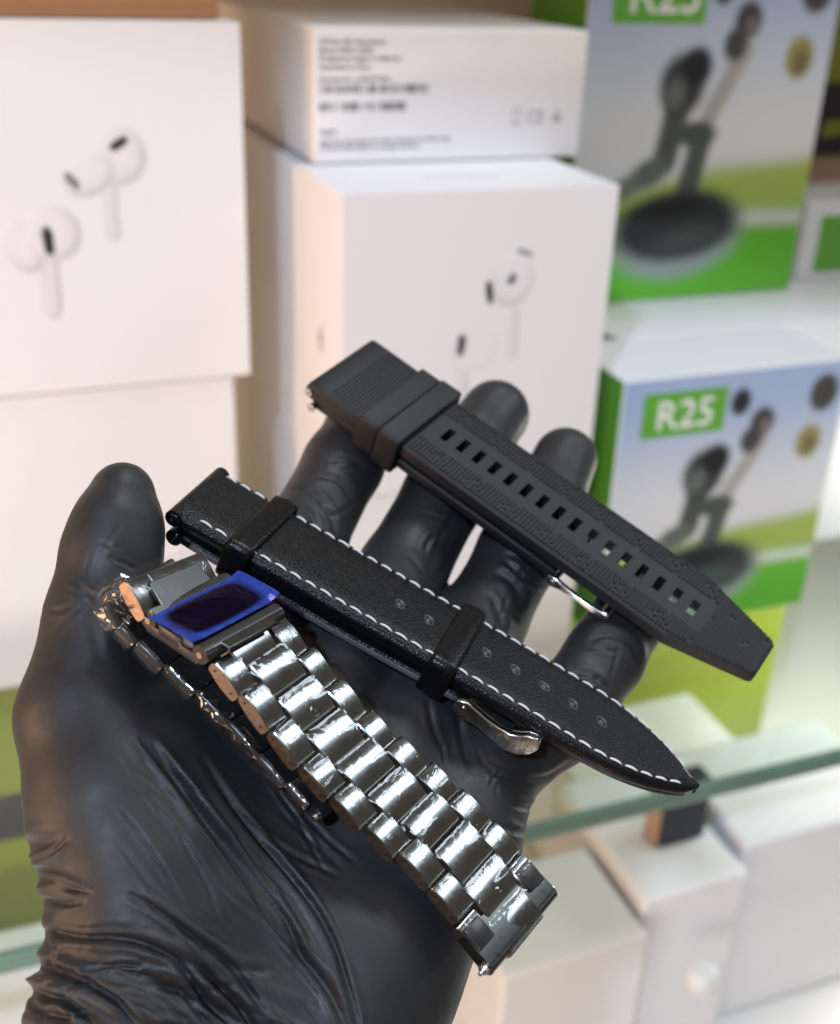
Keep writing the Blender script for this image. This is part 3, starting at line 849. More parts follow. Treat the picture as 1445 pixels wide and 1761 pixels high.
    bk.tube([(53.3, -12.9, -5.2), (53.3, 12.9, -5.2)], 1.15, 14)
    bo = part('buckle', bk, M['steel'], t, bevel=.2, auto=40)
    b = MB(); b.tube([(40, -13.5, -5.8), (40, 13.5, -5.8)], .6, 12); part('pivot_pin', b, M['steel'], bo, auto=40)
    return t
rubber_strap()

# ------------------------------------------------------------------ steel bracelet in its plastic wrap
def frame_from(px0, py0, px1, py1, d, wlen):
    """Width axis from one pixel end to the other (far end deeper), centre at depth d."""
    a = view(px0, py0, d); b = view(px1, py1, d)
    for _ in range(12):                      # widen the far end's depth until the true length fits
        c = (a + b) / 2
        inp = math.hypot(*(b - a)[:2]); dz = math.sqrt(max(1.0, wlen ** 2 - inp ** 2))
        a = view(px0, py0, d - dz / 2); b = view(px1, py1, d + dz / 2)
    return a, b

def rot_frame(L, W, T):
    f = Frame(L, W, T)
    f.M = np.stack([np.cross(f.M[:, 1], f.M[:, 2]), f.M[:, 1], f.M[:, 2]], 1)
    return f

def width_frame(L, W, T):                    # keeps W exact, squares L against it
    W = np.array(W, float); W /= np.linalg.norm(W); L = np.array(L, float); L -= W * (L @ W)
    return Frame(L, W, T)

def link_profile(hl, top, bot, facet=0.0, n=9):
    """side outline of a link in (x, n): domed top, rounded ends, flat underside"""
    pts = []
    c = (top + bot) / 2 - .1; h1 = top - c; h0 = bot - c
    def prof(x, h):                           # shallow dome, then a quick round-off at the tip
        t = abs(x) / hl; d = 1 - .30 * t * t
        e = max(0.0, (t - .90) / .10)
        return c + h * d * math.sqrt(max(0.0, 1 - e * e))
    for s in np.sin(np.linspace(math.pi / 2, -math.pi / 2, 27)): pts.append((s * hl, prof(s * hl, h1)))
    for s in np.sin(np.linspace(-math.pi / 2, math.pi / 2, 13))[1:-1]: pts.append((s * hl, prof(s * hl, h0)))
    return pts

def link_mesh(name, hl, top, bot, v0, v1, holes=False, mats=None):
    b = MB(); pr = link_profile(hl, top, bot)
    e = .16
    mid = (top + bot) / 2 - .1
    def ring(v, k): return [(x * (1 - k / hl), v, mid + (n - mid) * (1 - k / 1.6)) for x, n in pr]
    b.loft([ring(v0, e), ring(v0 + e, 0), ring(v1 - e, 0), ring(v1, e)], cap0=False, cap1=False)
    for v, rev in ((v0, False), (v1, True)):
        base = ring(v, e); f = tuple(range(len(base)))
        b.add(base, [f if not rev else f[::-1]], 1)
    if holes:
        for x in (-hl * .62, hl * .60):
            q = np.linspace(0, 2 * math.pi, 8, endpoint=False)
            ring_ = [(x + .26 * math.cos(a), v0 - .03, mid + .30 * math.sin(a)) for a in q]
            b.add(ring_, [tuple(range(8))], 2)
    return b

LOW = [(357, 1147), (411, 1199), (459, 1260), (510, 1324), (564, 1374), (619, 1430), (679, 1474), (739, 1528), (783, 1592), (822, 1657)]
UPP = [(478, 1068), (530, 1118), (580, 1172), (630, 1226), (682, 1274), (736, 1318), (790, 1360), (843, 1415), (893, 1468), (934, 1520)]
LIFT = [15.5, 13.5, 11.5, 10, 9, 8, 7.2, 6.6, 6.2, 6.0]

def run_frames(low, upp, lift, wlen=20.0):
    A = []; B = []
    for (x0, y0), (x1, y1), h in zip(low, upp, lift):
        d = PA.depth((x0 + x1) / 2, (y0 + y1) / 2, h)
        a, b = frame_from(x0, y0, x1, y1, d, wlen)
        A.append(a); B.append(b)
    return np.array(A), np.array(B)

def film_sheet(name, rows, parent, org, v0, v1, nv, noise_amp, seed, mat_, lift=.35, edge_drop=0.0, span=76., spots=44):
    """rows: list of (C, L, W, N, height) along the run"""
    n1 = SineNoise(3, 1 / .55, n=18, seed=seed); n2 = SineNoise(3, 1 / .3, n=18, seed=seed + 1)
    n3 = SineNoise(3, 1 / 3.0, n=10, seed=seed + 2); n4 = SineNoise(2, 1.0, n=14, seed=seed + 3, stretch=(1 / .45, 1 / 3.5))
    r_ = np.random.default_rng(seed)
    P = np.zeros((len(rows), nv, 3))
    vs = np.linspace(v0, v1, nv)
    for i, (C, Lx, Wx, Nx, h, hc) in enumerate(rows):
        for j, v in enumerate(vs):
            ed = max(0, (abs(v) - 8.8) / 1.6)
            k_ = min(1.0, max(0.0, (5.6 - abs(v)) / .9)); P[i, j] = C + Wx * v + Nx * (h + (hc - h) * k_ + lift - edge_drop * ed ** 2)
    flat = P.reshape(-1, 3)
    UV = np.stack(np.meshgrid(np.linspace(0, span, len(rows)), vs, indexing='ij'), -1).reshape(-1, 2)
    a = np.zeros(len(flat))
    for k in range(spots):                    # tight puckers, mostly along the joints and edges
        c = np.array([r_.uniform(0, span), r_.choice([-9.6, -5.1, 5.1, 9.6, r_.uniform(-10, 10)]) + r_.normal() * .5]); rr = r_.uniform(.4, 1.1)
        a += np.exp(-((UV - c) ** 2).sum(1) / rr ** 2) * r_.uniform(.4, 1.0)
    a = np.clip(a, 0, 1)
    disp = noise_amp * (a * (np.abs(n1(flat)) * .8 + .5 * n2(flat)) + .30 * np.clip(n3(flat) - .05, 0, 1) * np.abs(n4(UV)))
    Nall = np.repeat(np.array([r[3] for r in rows]), nv, axis=0)
    flat = flat + Nall * disp[:, None]
    b = MB(); b.grid(((to_world(flat) - org) / MM).reshape(len(rows), nv, 3))
    o = part(name, b, mat_, parent)
    return o

def bracelet():
    A, B = run_frames(LOW, UPP, LIFT)
    C = (A + B) / 2
    org = to_world(C[0])
    R = Matrix.Translation(Vector(org))
    t = root('steel_watch_bracelet', 'folded gunmetal steel link bracelet in crinkled clear wrap with blue film on its clasp', 'watch bracelet', R)
    Rinv = R.inverted()
    lm = [M['gunmetal'], M['gunmetal_side'], M['hole']]
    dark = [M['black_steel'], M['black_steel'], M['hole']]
    def place(name, me, fr): return link(name, me, t, Rinv @ fr.matrix())
    # tangents
    def seg_frame(i):
        T = C[i + 1] - C[i]; W = (B[i] - A[i]) + (B[i + 1] - A[i + 1])
        fr = width_frame(T, W, (C[i] + C[i + 1]) / 2)
        return fr, np.linalg.norm(T)
    if 0:
        for i in (0, 2, 4, 6, 8):
            f_, _l = seg_frame(i); V = -f_.T / np.linalg.norm(f_.T); n_ = f_.M[:, 2]; print('LINK', i, 'n', n_.round(3), 'R', (2 * (n_ @ V) * n_ - V).round(3), 'W', f_.M[:, 1].round(3), 'room', (RW @ f_.T).round(0))
    lens = [seg_frame(i)[1] for i in range(9)]
    hl = np.mean(lens) / 2
    mo = link_mesh('outer_link', hl * 1.0, 1.55, -1.6, -10.0, -5.06, True).mesh('outer_link', lm)
    mo.set_sharp_from_angle(angle=math.radians(40))
    mo2 = link_mesh('outer_link', hl * 1.0, 1.55, -1.6, 5.06, 10.0, False).mesh('outer_link', lm)
    mo2.set_sharp_from_angle(angle=math.radians(40))
    mc = link_mesh('centre_link', hl * 1.0, 1.72, -1.6, -5.0, 5.0, False).mesh('centre_link', lm)
    mc.set_sharp_from_angle(angle=math.radians(40))
    rowsF = []
    for i in range(9):
        fr, l = seg_frame(i)
        s = l / 2 / hl
        for me in (mo, mo2):
            o = place('outer_link', me, fr); o.scale = (s, 1, 1)
        # centre links sit half a link further along
        if i < 8:
            f2, l2 = seg_frame(i + 1)
            T = fr.M[:, 0] + f2.M[:, 0]; W = fr.M[:, 1] + f2.M[:, 1]
            cfr = width_frame(T, W, C[i + 1])
        else:
            cfr = width_frame(fr.M[:, 0], fr.M[:, 1], C[9] + fr.M[:, 0] * .2)
        o = place('centre_link', mc, cfr); o.scale = (s * (1 if i < 8 else 1), 1, 1)
        if i == 0:
            c0 = width_frame(fr.M[:, 0], fr.M[:, 1], C[0] + fr.M[:, 0] * 1.0)
            o = place('centre_link', mc, c0); o.scale = (s * .9, 1, .9)
        for k in range(24):
            x = (k + .5) / 24
            xx = (x - .5) * l
            dome = 1.76 - .42 * (abs(x - .5) * 2) ** 2.2
            xc = (x + .5) % 1.0
            rowsF.append((fr.T + fr.M[:, 0] * xx, fr.M[:, 0], fr.M[:, 1], fr.M[:, 2], dome, 1.90 - .48 * (abs(xc - .5) * 2) ** 2.2))
    # smooth film rows
    for _ in range(3):
        rr = []
        for i, r in enumerate(rowsF):
            a = rowsF[max(0, i - 1)]; c = rowsF[min(len(rowsF) - 1, i + 1)]
            rr.append(tuple((a[k] + 2 * r[k] + c[k]) / 4 for k in range(6)))
        rowsF = rr
    film_sheet('plastic_wrap', rowsF[6:-6], t, org, -10.2, 10.2, 120, .26, 21, M['film'], lift=.10, edge_drop=.5)
    # end piece with its tube and spring bar
    fr, l = seg_frame(8)
    a, b_ = frame_from(836, 1664, 947, 1532, PA.depth(892, 1598, 6.2), 20.6)
    e = width_frame(fr.M[:, 0], b_ - a, (a + b_) / 2)
    eb = MB()
    q = np.linspace(0, 2 * math.pi, 20, endpoint=False)
    prof = [(-6.2, .9), (-4, 1.15), (-1.2, 1.35)] + [(1.55 * math.cos(z), -.2 + 1.55 * math.sin(z)) for z in np.linspace(math.radians(100), math.radians(-100), 14)] + [(-1.2, -1.7), (-6.2, -1.5)]
    eb.loft([[(x, v, n) for x, n in prof] for v in (-10.3, -10.1, 10.1, 10.3)])
    ep = part('end_piece', eb, M['dark_metal'], t, auto=35, matrix=Rinv @ e.matrix())
    b = MB(); b.tube([(0, -10.9, -.2), (0, 10.9, -.2)], 1.05, 16); b.tube([(0, -11.3, -.2), (0, -10.9, -.2)], [.7, 1.0], 14); b.tube([(0, -12.0, -.2), (0, -11.2, -.2)], .38, 10)
    part('spring_bar', b, M['steel'], ep, auto=40)
    for v0, v1 in ((-10.0, -5.8), (5.8, 10.0)):
        b = MB(); b.box(-7.0, -2.6, v0, v1, -1.2, 1.75); part('end_shoulder', b, M['black_steel'], ep, bevel=.3)

    # ---- the run folded underneath
    low2 = [(170, 1046), (198, 1082), (228, 1112), (277, 1154), (331, 1199), (388, 1248), (437, 1306), (484, 1358), (527, 1392)]
    upp2 = [(x + 118, y - 84) for x, y in low2]
    A2, B2 = run_frames(low2, upp2, [9.5, 7.5, 6.5, 5.5, 4.8, 4.2, 3.6, 3.2, 3.0], 19.5)
    C2 = (A2 + B2) / 2
    l2s = [np.linalg.norm(C2[i + 1] - C2[i]) for i in range(len(C2) - 1)]
    h2 = np.mean(l2s) / 2
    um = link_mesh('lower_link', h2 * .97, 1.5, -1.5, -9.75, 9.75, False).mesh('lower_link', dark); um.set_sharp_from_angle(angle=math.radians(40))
    rows2 = []
    for i in range(len(C2) - 1):
        W = (B2[i] - A2[i]) + (B2[i + 1] - A2[i + 1])
        fr = width_frame(C2[i + 1] - C2[i], W, (C2[i] + C2[i + 1]) / 2)
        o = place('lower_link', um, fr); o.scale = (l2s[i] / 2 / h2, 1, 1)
        for k in range(12):
            xx = ((k + .5) / 12 - .5) * l2s[i]
            rows2.append((fr.T + fr.M[:, 0] * xx, fr.M[:, 0], fr.M[:, 1], fr.M[:, 2], 0))
    # wrap that hangs along the near edge of the lower run
    nv = 26; P = np.zeros((len(rows2), nv, 3))
    n1 = SineNoise(3, 1 / .9, n=18, seed=31); n2 = SineNoise(3, 1 / 2.5, n=12, seed=32)
    for i, r in enumerate(rows2):
        for j in range(nv):
            s = j / (nv - 1)
            v = -9.9 - .35 * math.sin(s * math.pi); n = 2.6 - 4.4 * s
            if s < .35: v = -7.4 - 2.5 * (s / .35); n = 2.2
            P[i, j] = r[0] + r[2] * v + r[3] * n
    fl = P.reshape(-1, 3); amp = np.clip(n2(fl), 0, 2) * .9 + .1
    Wn = np.repeat(np.array([r[2] for r in rows2]), nv, 0); Nn = np.repeat(np.array([r[3] for r in rows2]), nv, 0)
    fl = fl - Wn * (np.abs(n1(fl)) * amp * .75)[:, None] + Nn * (n1(fl[:, [1, 2, 0]]) * amp * .6)[:, None]
    b = MB(); b.grid(((to_world(fl) - org) / MM).reshape(P.shape)); part('plastic_wrap', b, M['film_shiny'], t)
    # lower end tube
    W = B2[-1] - A2[-1]
    fr = width_frame(C2[-1] - C2[-2], W, C2[-1] + (C2[-1] - C2[-2]) * .32)
    b = MB(); b.loft([[(x, v, n) for x, n in [(-3.5, .9), (-.8, 1.2)] + [(1.3 * math.cos(z), 1.3 * math.sin(z)) for z in np.linspace(1.6, -1.6, 10)] + [(-.8, -1.4), (-3.5, -1.3)]] for v in (-9.3, 9.3)])
    ep = part('end_piece', b, M['black_steel'], t, auto=35, matrix=Rinv @ fr.matrix())
    b = MB(); b.tube([(0.2, -9.9, 0), (0.2, 9.9, 0)], .9, 14); b.tube([(.2, -10.6, 0), (.2, -9.8, 0)], .42, 10); part('spring_bar', b, M['steel'], ep, auto=40)

    # ---- clasp: frame on the width line of the blue film
    dcl = PA.depth(365, 1058, 15.0)
    a, b_ = frame_from(286, 1097, 443, 1016, dcl, 23.0)
    cl = width_frame(np.array([62 / FPX * dcl, -44 / FPX * dcl, 5.2]), b_ - a, (a + b_) / 2)
    mcl = Rinv @ cl.matrix()
    # body plate, rounded long edges
    b = MB(); sec = [(6.4 * math.cos(z) * (1), .9 * math.sin(z) if math.sin(z) > 0 else 1.1 * math.sin(z)) for z in np.linspace(0, 2 * math.pi, 28, endpoint=False)]
    sec = [(math.copysign(abs(math.cos(z)) ** .45, math.cos(z)) * 4.5, math.copysign(abs(math.sin(z)) ** .6, math.sin(z)) * 1.15) for z in np.linspace(0, 2 * math.pi, 32, endpoint=False)]
    b.loft([[(x * k, v, n * k) for x, n in sec] for v, k in ((-9.6, .93), (-9.3, 1), (9.3, 1), (9.6, .93))])
    part('clasp_plate', b, M['black_steel'], t, auto=50, matrix=mcl)
    # blue film laid over it, lifted at its corners
    nu, nv = 40, 60; P = np.zeros((nu, nv, 3)); nb = SineNoise(2, 1 / 1.6, n=14, seed=41)
    for i, x in enumerate(np.linspace(-4.9, 4.9, nu)):
        for j, v in enumerate(np.linspace(-11.2, 11.4, nv)):
            e = max(0, abs(v) - 8.2); ex = max(0, abs(x) - 3.6)
            n = 1.42 - .10 * (x / 4.4) ** 4 + .16 * e ** 1.5 * (.5 if v < 0 else 1.0) - .10 * ex + .05 * float(nb(np.array([x, v * .6]))) * (1 + 1.6 * e / 3)
            P[i, j] = (x * (1 - .012 * e), v + .09 * x, n)
    b = MB(); b.grid(P, flip=False)
    xx, vv = np.meshgrid(np.linspace(-1, 1, nu), np.linspace(-1, 1, nv), indexing='ij'); rr = (np.abs(xx / .80) ** 5 + np.abs((vv + .02) / .80) ** 5) ** (1 / 5)
    lf = np.clip((rr - .93) / .2, 0, 1).ravel(); b.col = np.stack([lf] * 3, 1)
    part('blue_film', b, M['blue_film'], t, matrix=mcl)
    # side walls with rivets
    for xs, vv in (((-6.1, 6.1), -9.4), ((-6.1, 6.1), 9.4)):
        b = MB(); b.box(xs[0], xs[1], vv - .55, vv + .55, -3.0, -1.0); part('side_rail', b, M['black_steel'], t, bevel=.25, matrix=mcl)
    for x in (-5.9, 6.3):
        b = MB(); b.tube([(x, -9.9, -.6), (x, 9.9, -.6)], 1.75, 18)
        hinge = part('hinge', b, M['black_steel'], t, auto=40, matrix=mcl)
        b = MB(); b.tube([(x, -10.12, -.6), (x, 10.12, -.6)], .62, 14); part('hinge_pin', b, M['pin'], hinge, auto=40)
    b = MB(); b.box(-3.4, 2.0, -10.0, -9.2, -2.0, .2); part('push_button', b, M['black_steel'], t, bevel=.3, matrix=mcl)
    # lower bracket with its notched edge, next to the first link
    def bracket(x0, x1, step, n0, n1, tilt, name, f):
        b = MB()
        out = [(x0, -9.6), (x0, 9.6), (x1, 9.6), (x1, 6.2), (x1 + step, 6.2), (x1 + step, -6.2), (x1, -6.2), (x1, -9.6)]
        top = [(x, v, n0 + (x - x0) * tilt) for x, v in out]; bot = [(x, v, n - .9) for x, v, n in top]
        n = len(out)
        b.add(top + bot, [tuple(range(n))[::-1], tuple(range(n, 2 * n))] + [(i, (i + 1) % n, n + (i + 1) % n, n + i) for i in range(n)])
        part(name, b, M['dark_metal'], t, bevel=.22, auto=35, matrix=f)
    bracket(5.1, 7.6, 1.8, .85, 0, .02, 'hinge_bracket', mcl)
    # upper bracket stands up towards the folded end link
    dst = dcl + 2.5
    ua, ub = frame_from(258, 1066, 386, 1010, dst, 20.0)
    U = np.array([-36 / FPX * dst, 72 / FPX * dst, -1.0])
    up = width_frame(-U, ub - ua, (ua + ub) / 2); up = Frame(-up.M[:, 0], -up.M[:, 1], up.T + up.M[:, 2] * .6)
    if up.M[2, 2] < 0: up = Frame(up.M[:, 0], -up.M[:, 1], up.T)
    mup = Rinv @ up.matrix()
    b = MB()
    out = [(0, -9.7), (0, 9.7), (1.6, 9.7), (1.6, 7.0), (5.6, 6.6), (6.1, 6.0), (6.1, -6.0), (5.6, -6.6), (1.6, -7.0), (1.6, -9.7)]
    top = [(x, v, .5 - .05 * x * x * .4) for x, v in out]; bot = [(x, v, n - .9) for x, v, n in top]; n = len(out)
    b.add(top + bot, [tuple(range(n)), tuple(range(n, 2 * n))[::-1]] + [(i, n + i, n + (i + 1) % n, (i + 1) % n) for i in range(n)])
    part('hinge_bracket', b, M['dark_metal'], t, bevel=.22, auto=35, matrix=mup)
    # folded end link row, standing
    fl_ = Frame(up.M[:, 0], up.M[:, 1], up.T + up.M[:, 0] * 4.3 - up.M[:, 2] * 2.4)
    mfl = Rinv @ fl_.matrix()
    for me_, nm in ((mo, 'outer_link'), (mo2, 'outer_link'), (mc, 'centre_link')):
        o = link(nm, me_, t, mfl)
    # crumpled wrap round the folded corner
    nu, nv = 70, 90; P = np.zeros((nu, nv, 3))
    c0 = to_view = None
    ctr = view(236, 1050, fl_.T[2] * -1 - 3)
    tip = view(172, 1040, -ctr[2] + 1); low_ = view(230, 1112, -ctr[2] + 2); hi_ = view(212, 990, -ctr[2] + 2)
    nA = SineNoise(2, 2.2, n=16, seed=51); nB = SineNoise(2, 5.5, n=18, seed=52)
    for i, s in enumerate(np.linspace(0, 1, nu)):
        for j, q in enumerate(np.linspace(0, 1, nv)):
            edge = hi_ * (1 - s) ** 2 + tip * 2 * s * (1 - s) * 1.0 + low_ * s ** 2
            edge = edge + (tip - ctr) * .5 * math.sin(math.pi * s)
            p = ctr * (q) + edge * (1 - q)
            bul = 4.2 * math.sin(min(1, q * 1.6) * math.pi * .5)
            r = abs(float(nA(np.array([s * 6, q * 4])))) * 1.0 + .5 * float(nB(np.array([s * 5, q * 3])))
            P[i, j] = p + np.array([0, .1, 1.0]) * (bul + 1.1 * r * (.3 + q)) + np.array([.3 * r, .35 * r, 0])
    b = MB(); b.grid((to_world(P.reshape(-1, 3)) - org).reshape(nu, nv, 3) / MM); part('crumpled_wrap', b, M['film_shiny'], t)
    # loose film over the standing link
    rowsU = []
    for x in np.linspace(-4.6, 5.2, 36):
        rowsU.append((fl_.T + fl_.M[:, 0] * x, fl_.M[:, 0], fl_.M[:, 1], fl_.M[:, 2], 2.1 - .04 * x * x, 2.1 - .04 * x * x))
    film_sheet('plastic_wrap', rowsU, t, org, -10.6, 10.6, 80, .2, 61, M['film'], lift=.15, edge_drop=.6, span=10., spots=5)
    return t
bracelet()

# ------------------------------------------------------------------ display: cartons, glass shelf, what stands below
SH = -318.0                                  # top of the glass shelf, mm from eye level

def carton(name, label, x0, x1, y0, y1, z0, z1, m, group=None, bevel=1.0, rz=0.0, cat='carton'):
    c = ((x0 + x1) / 2, (y0 + y1) / 2, z0)
    mtx = Matrix.Translation(R2W(*c)) @ Matrix.Rotation(math.radians(rz), 4, 'Z')
    t = root(name, label, cat, mtx, group)
    w, d, h = (x1 - x0) / 2, (y1 - y0) / 2, z1 - z0
    b = MB(); b.box(-w, w, -d, d, 0.02, h - .02)
    part('carton_body', b, m, t, bevel=bevel, seg=3, smooth=True, auto=35)
    return t, w, d, h

def face_m(w, d, h):                         # front-face axes: x right from left edge, y up from bottom
    return Matrix.Translation((-w * MM, -(d + .06) * MM, 0)) @ Matrix.Rotation(math.pi / 2, 4, 'X')

def left_m(w, d, h):                         # left-face axes: x from the back edge to the front edge
    return Matrix.Translation((-(w + .06) * MM, d * MM, 0)) @ Matrix.Rotation(-math.pi / 2, 4, 'Z') @ Matrix.Rotation(math.pi / 2, 4, 'X')

def flat(name, pts, m, parent, mtx, z=0.0):
    b = MB(); b.add([(x, y, z) for x, y in pts], [tuple(range(len(pts)))])
    return part(name, b, m, parent, smooth=False, matrix=mtx)

def ell(cx, cy, rx, ry, rot=0, n=24):
    c, s = math.cos(math.radians(rot)), math.sin(math.radians(rot))
    return [(cx + rx * math.cos(a) * c - ry * math.sin(a) * s, cy + rx * math.cos(a) * s + ry * math.sin(a) * c) for a in np.linspace(0, 2 * math.pi, n, endpoint=False)]

def text(name, body, size, m, parent, mtx, x, y, z=.02, bold=0.0):
    cu = bpy.data.curves.new(name, 'FONT'); cu.body = body; cu.size = size * MM; cu.offset = bold * MM
    cu.resolution_u = 2
    o = bpy.data.objects.new(name, cu); COL.objects.link(o)
    bpy.context.view_layer.update()
    me = bpy.data.meshes.new_from_object(o.evaluated_get(bpy.context.evaluated_depsgraph_get()))
    bpy.data.objects.remove(o); me.name = name
    me.materials.clear(); me.materials.append(m)
    return link(name, me, parent, mtx @ Matrix.Translation((x * MM, y * MM, z * MM)))

def sstep(a, b, x):
    t = np.clip((x - a) / (b - a), 0, 1); return t * t * (3 - 2 * t)

def picture(name, w, h, nx, ny, fn, parent, mtx, z=0.0):
    """flat print: a fine grid coloured point by point"""
    X, Y = np.meshgrid(np.linspace(0, w, nx), np.linspace(0, h, ny), indexing='ij')
    P = np.stack([X, Y, np.full_like(X, z)], -1)
    b = MB(); b.grid(P, flip=True); b.col = fn(X.ravel(), Y.ravel())
    return part(name, b, M['print'], parent, smooth=False, matrix=mtx)

def d_ell(X, Y, cx, cy, rx, ry, rot):
    c, s = math.cos(math.radians(rot)), math.sin(math.radians(rot)); x = X - cx; y = Y - cy
    u = (x * c + y * s) / rx; v = (-x * s + y * c) / ry
    return np.sqrt(u * u + v * v), u, v

def d_seg(X, Y, a, b):
    ax, ay = a; bx, by = b[0] - ax, b[1] - ay
    t = np.clip(((X - ax) * bx + (Y - ay) * by) / (bx * bx + by * by), 0, 1)
    return np.hypot(X - ax - t * bx, Y - ay - t * by), t

def mixc(c, col, a): return c * (1 - a[:, None]) + np.array(col)[None, :] * a[:, None]

CARD = (0.785, 0.775, 0.775)
def white_bud_print(buds):
    def fn(X, Y):
        c = np.tile(np.array(CARD), (len(X), 1))
        for bud in buds:
            for kind, *a in bud:
                if kind == 'stem':
                    p, q, r, col, edge = a
                    d, t = d_seg(X, Y, p, q); al = 1 - sstep(r - .4, r + .4, d)
                    shade = np.clip(d / r, 0, 1) ** 2 * .6 * (X > (p[0] + (q[0] - p[0]) * t)) + .3
                    cc = np.array(col)[None] * (1 - shade[:, None]) + np.array(edge)[None] * shade[:, None]
                    c = c * (1 - al[:, None]) + cc * al[:, None]
                elif kind == 'ball':
                    cx, cy, rx, ry, rot, col, edge, la = a
                    d, u, v = d_ell(X, Y, cx, cy, rx, ry, rot); al = 1 - sstep(.96, 1.04, d)
                    L = (math.cos(math.radians(la)), math.sin(math.radians(la)))
                    sh = np.clip(.16 + .75 * d ** 3 * (.4 + .6 * (u * L[0] + v * L[1])), 0, 1)
                    cc = np.array(col)[None] * (1 - sh[:, None]) + np.array(edge)[None] * sh[:, None]
                    c = c * (1 - al[:, None]) + cc * al[:, None]
                elif kind == 'dark':
                    cx, cy, rx, ry, rot, col = a
                    d, u, v = d_ell(X, Y, cx, cy, rx, ry, rot); al = 1 - sstep(.85, 1.1, (np.abs(u) ** 3 + np.abs(v) ** 3) ** (1 / 3))
                    c = mixc(c, col, al)
        return c
    return fn
WH, GR, SN = (.83, .82, .83), (.42, .39, .42), (.02, .02, .025)

# tall white cartons on the left: two stacked, the lower one plain to the eye
X0, X1, Y0 = -52.0, 105.5, 476.0
g1 = 'white earbud cartons stacked on the left'
tA, w, d, h = carton('earbud_carton', 'tall white carton printed with two white stemmed earbuds, top of the left stack', X0, X1 + 3.5, Y0, Y0 + 62, -175.6, -33.0, M['card'], g1)
def fp(px, py, y=Y0):                        # photo point -> front-face mm of that carton
    r = RW @ ray(px, py); p = r * y / r[1]; return p[0], p[2]
def bx(px, py): x, z = fp(px, py); return x - X0, z + 175.6
def sz(n): return n * .2415
fm = face_m(w, d, h)
b1 = bx(205, 268); t1 = bx(152, 300); s0 = bx(190, 325); s1 = bx(194, 402)
b2 = bx(92, 402); t2 = bx(40, 425); s2 = bx(84, 440); s3 = bx(90, 532)
k1 = bx(204, 247); k2 = bx(83, 414); k3 = bx(124, 311)
picture('earbud_print', 2 * w, h, 170, 150, white_bud_print([
    [('stem', s0, s1, 2.9, WH, GR), ('ball', *b1, sz(43), sz(46), 0, WH, GR, -40), ('ball', *t1, sz(44), sz(32), 32, WH, GR, -90), ('dark', *k3, sz(7), sz(16), 40, (.22, .2, .22)), ('dark', *k1, sz(17), sz(7.5), 32, SN)],
    [('stem', s2, s3, 3.9, WH, GR), ('ball', *t2, sz(30), sz(44), 20, WH, GR, -60), ('ball', *b2, sz(44), sz(45), 0, WH, GR, -30), ('dark', *k2, sz(9), sz(24), 4, SN)]]), tA, fm)
tB, w, d, h = carton('earbud_carton', 'tall white carton behind the thumb, under the one printed with two earbuds', X0 - 1.5, X1 - 3.5, Y0 + 1.5, Y0 + 63, SH, -176.2, M['card'], g1)
# added brown slab, its colour standing for the stack's warm shaded top
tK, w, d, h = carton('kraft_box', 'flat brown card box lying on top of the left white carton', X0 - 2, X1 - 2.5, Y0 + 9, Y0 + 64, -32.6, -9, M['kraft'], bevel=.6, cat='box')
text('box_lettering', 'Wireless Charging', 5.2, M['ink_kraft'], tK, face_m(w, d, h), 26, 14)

# middle stack: plain carton, earbud carton, small text carton
XL = 132.0; YM = 416.0
gm = 'white cartons in the middle stack'
t3, w, d, h = carton('white_carton', 'plain white carton at the bottom of the middle stack, behind the fingers', XL + .5, 249.0, YM + 1, YM + 64, SH, -212.6, M['card'], gm)
t2_, w, d, h = carton('earbud_carton', 'white carton with one stemmed earbud facing front, middle of the central stack', XL, 248.4, YM, YM + 66, -212.2, -87.4, M['card'], gm)
def b2x(px, py): x, z = fp(px, py, YM); return x - XL, z + 212.2
def s2z(n): return n * .2055
fm2 = face_m(w, d, h); GR2 = (.48, .47, .48)
picture('earbud_print', 2 * w, h, 130, 130, white_bud_print([
    [('stem', b2x(884, 540), b2x(880, 608), s2z(11), WH, GR2), ('ball', *b2x(882, 482), s2z(46), s2z(54), -20, WH, GR2, -60), ('dark', *b2x(903, 434), s2z(19), s2z(5), -22, (.25, .25, .26)), ('dark', *b2x(842, 503), s2z(7.5), s2z(24), 8, (.03, .03, .03)), ('dark', *b2x(881, 480), s2z(12), s2z(8), 50, (.07, .07, .08))],
    [('stem', b2x(795, 640), b2x(795, 690), s2z(14), WH, GR2), ('ball', *b2x(815, 600), s2z(56), s2z(50), 0, CARD, (.72, .71, .72), -60), ('dark', *b2x(793, 594), s2z(9), s2z(23), -4, (.05, .05, .06))]]), t2_, fm2)
text('lid_lettering', 'Wireless Earbuds', 4.6, M['ink_pale'], t2_, Matrix.Translation((-w * MM, -d * MM, (h + .06) * MM)), 42, 26)
def side_mark(parent, w, d, h, x, y):
    lm = left_m(w, d, h)
    g = flat('side_emblem', ell(x, y, 4.2, 4.6), M['ink_pale'], parent, lm, .02)
    flat('emblem_leaf', ell(x + 1, y + 6.3, .9, 1.9, -35, 12), M['ink_pale'], g, Matrix.Identity(4), .02)
    flat('emblem_bite', ell(x + 4.6, y + .5, 2.1, 2.1, 0, 14), M['card'], g, Matrix.Identity(4), .05)
side_mark(t2_, w, d, h, 37, 60)
t2b, w, d, h = carton('earbud_carton', 'white carton standing behind the one with a single earbud, only its left side in view', XL, 248.4, YM + 67, YM + 280, -212.2, -88.4, M['card'], gm)
side_mark(t2b, w, d, h, 36, 64)
t4b, w, d, h = carton('white_carton', 'plain white carton at the back of the middle stack, its side just in view', XL + .5, 249.0, YM + 66, YM + 280, SH, -212.6, M['card'], gm)
XS, YS = 138.5, 476.0
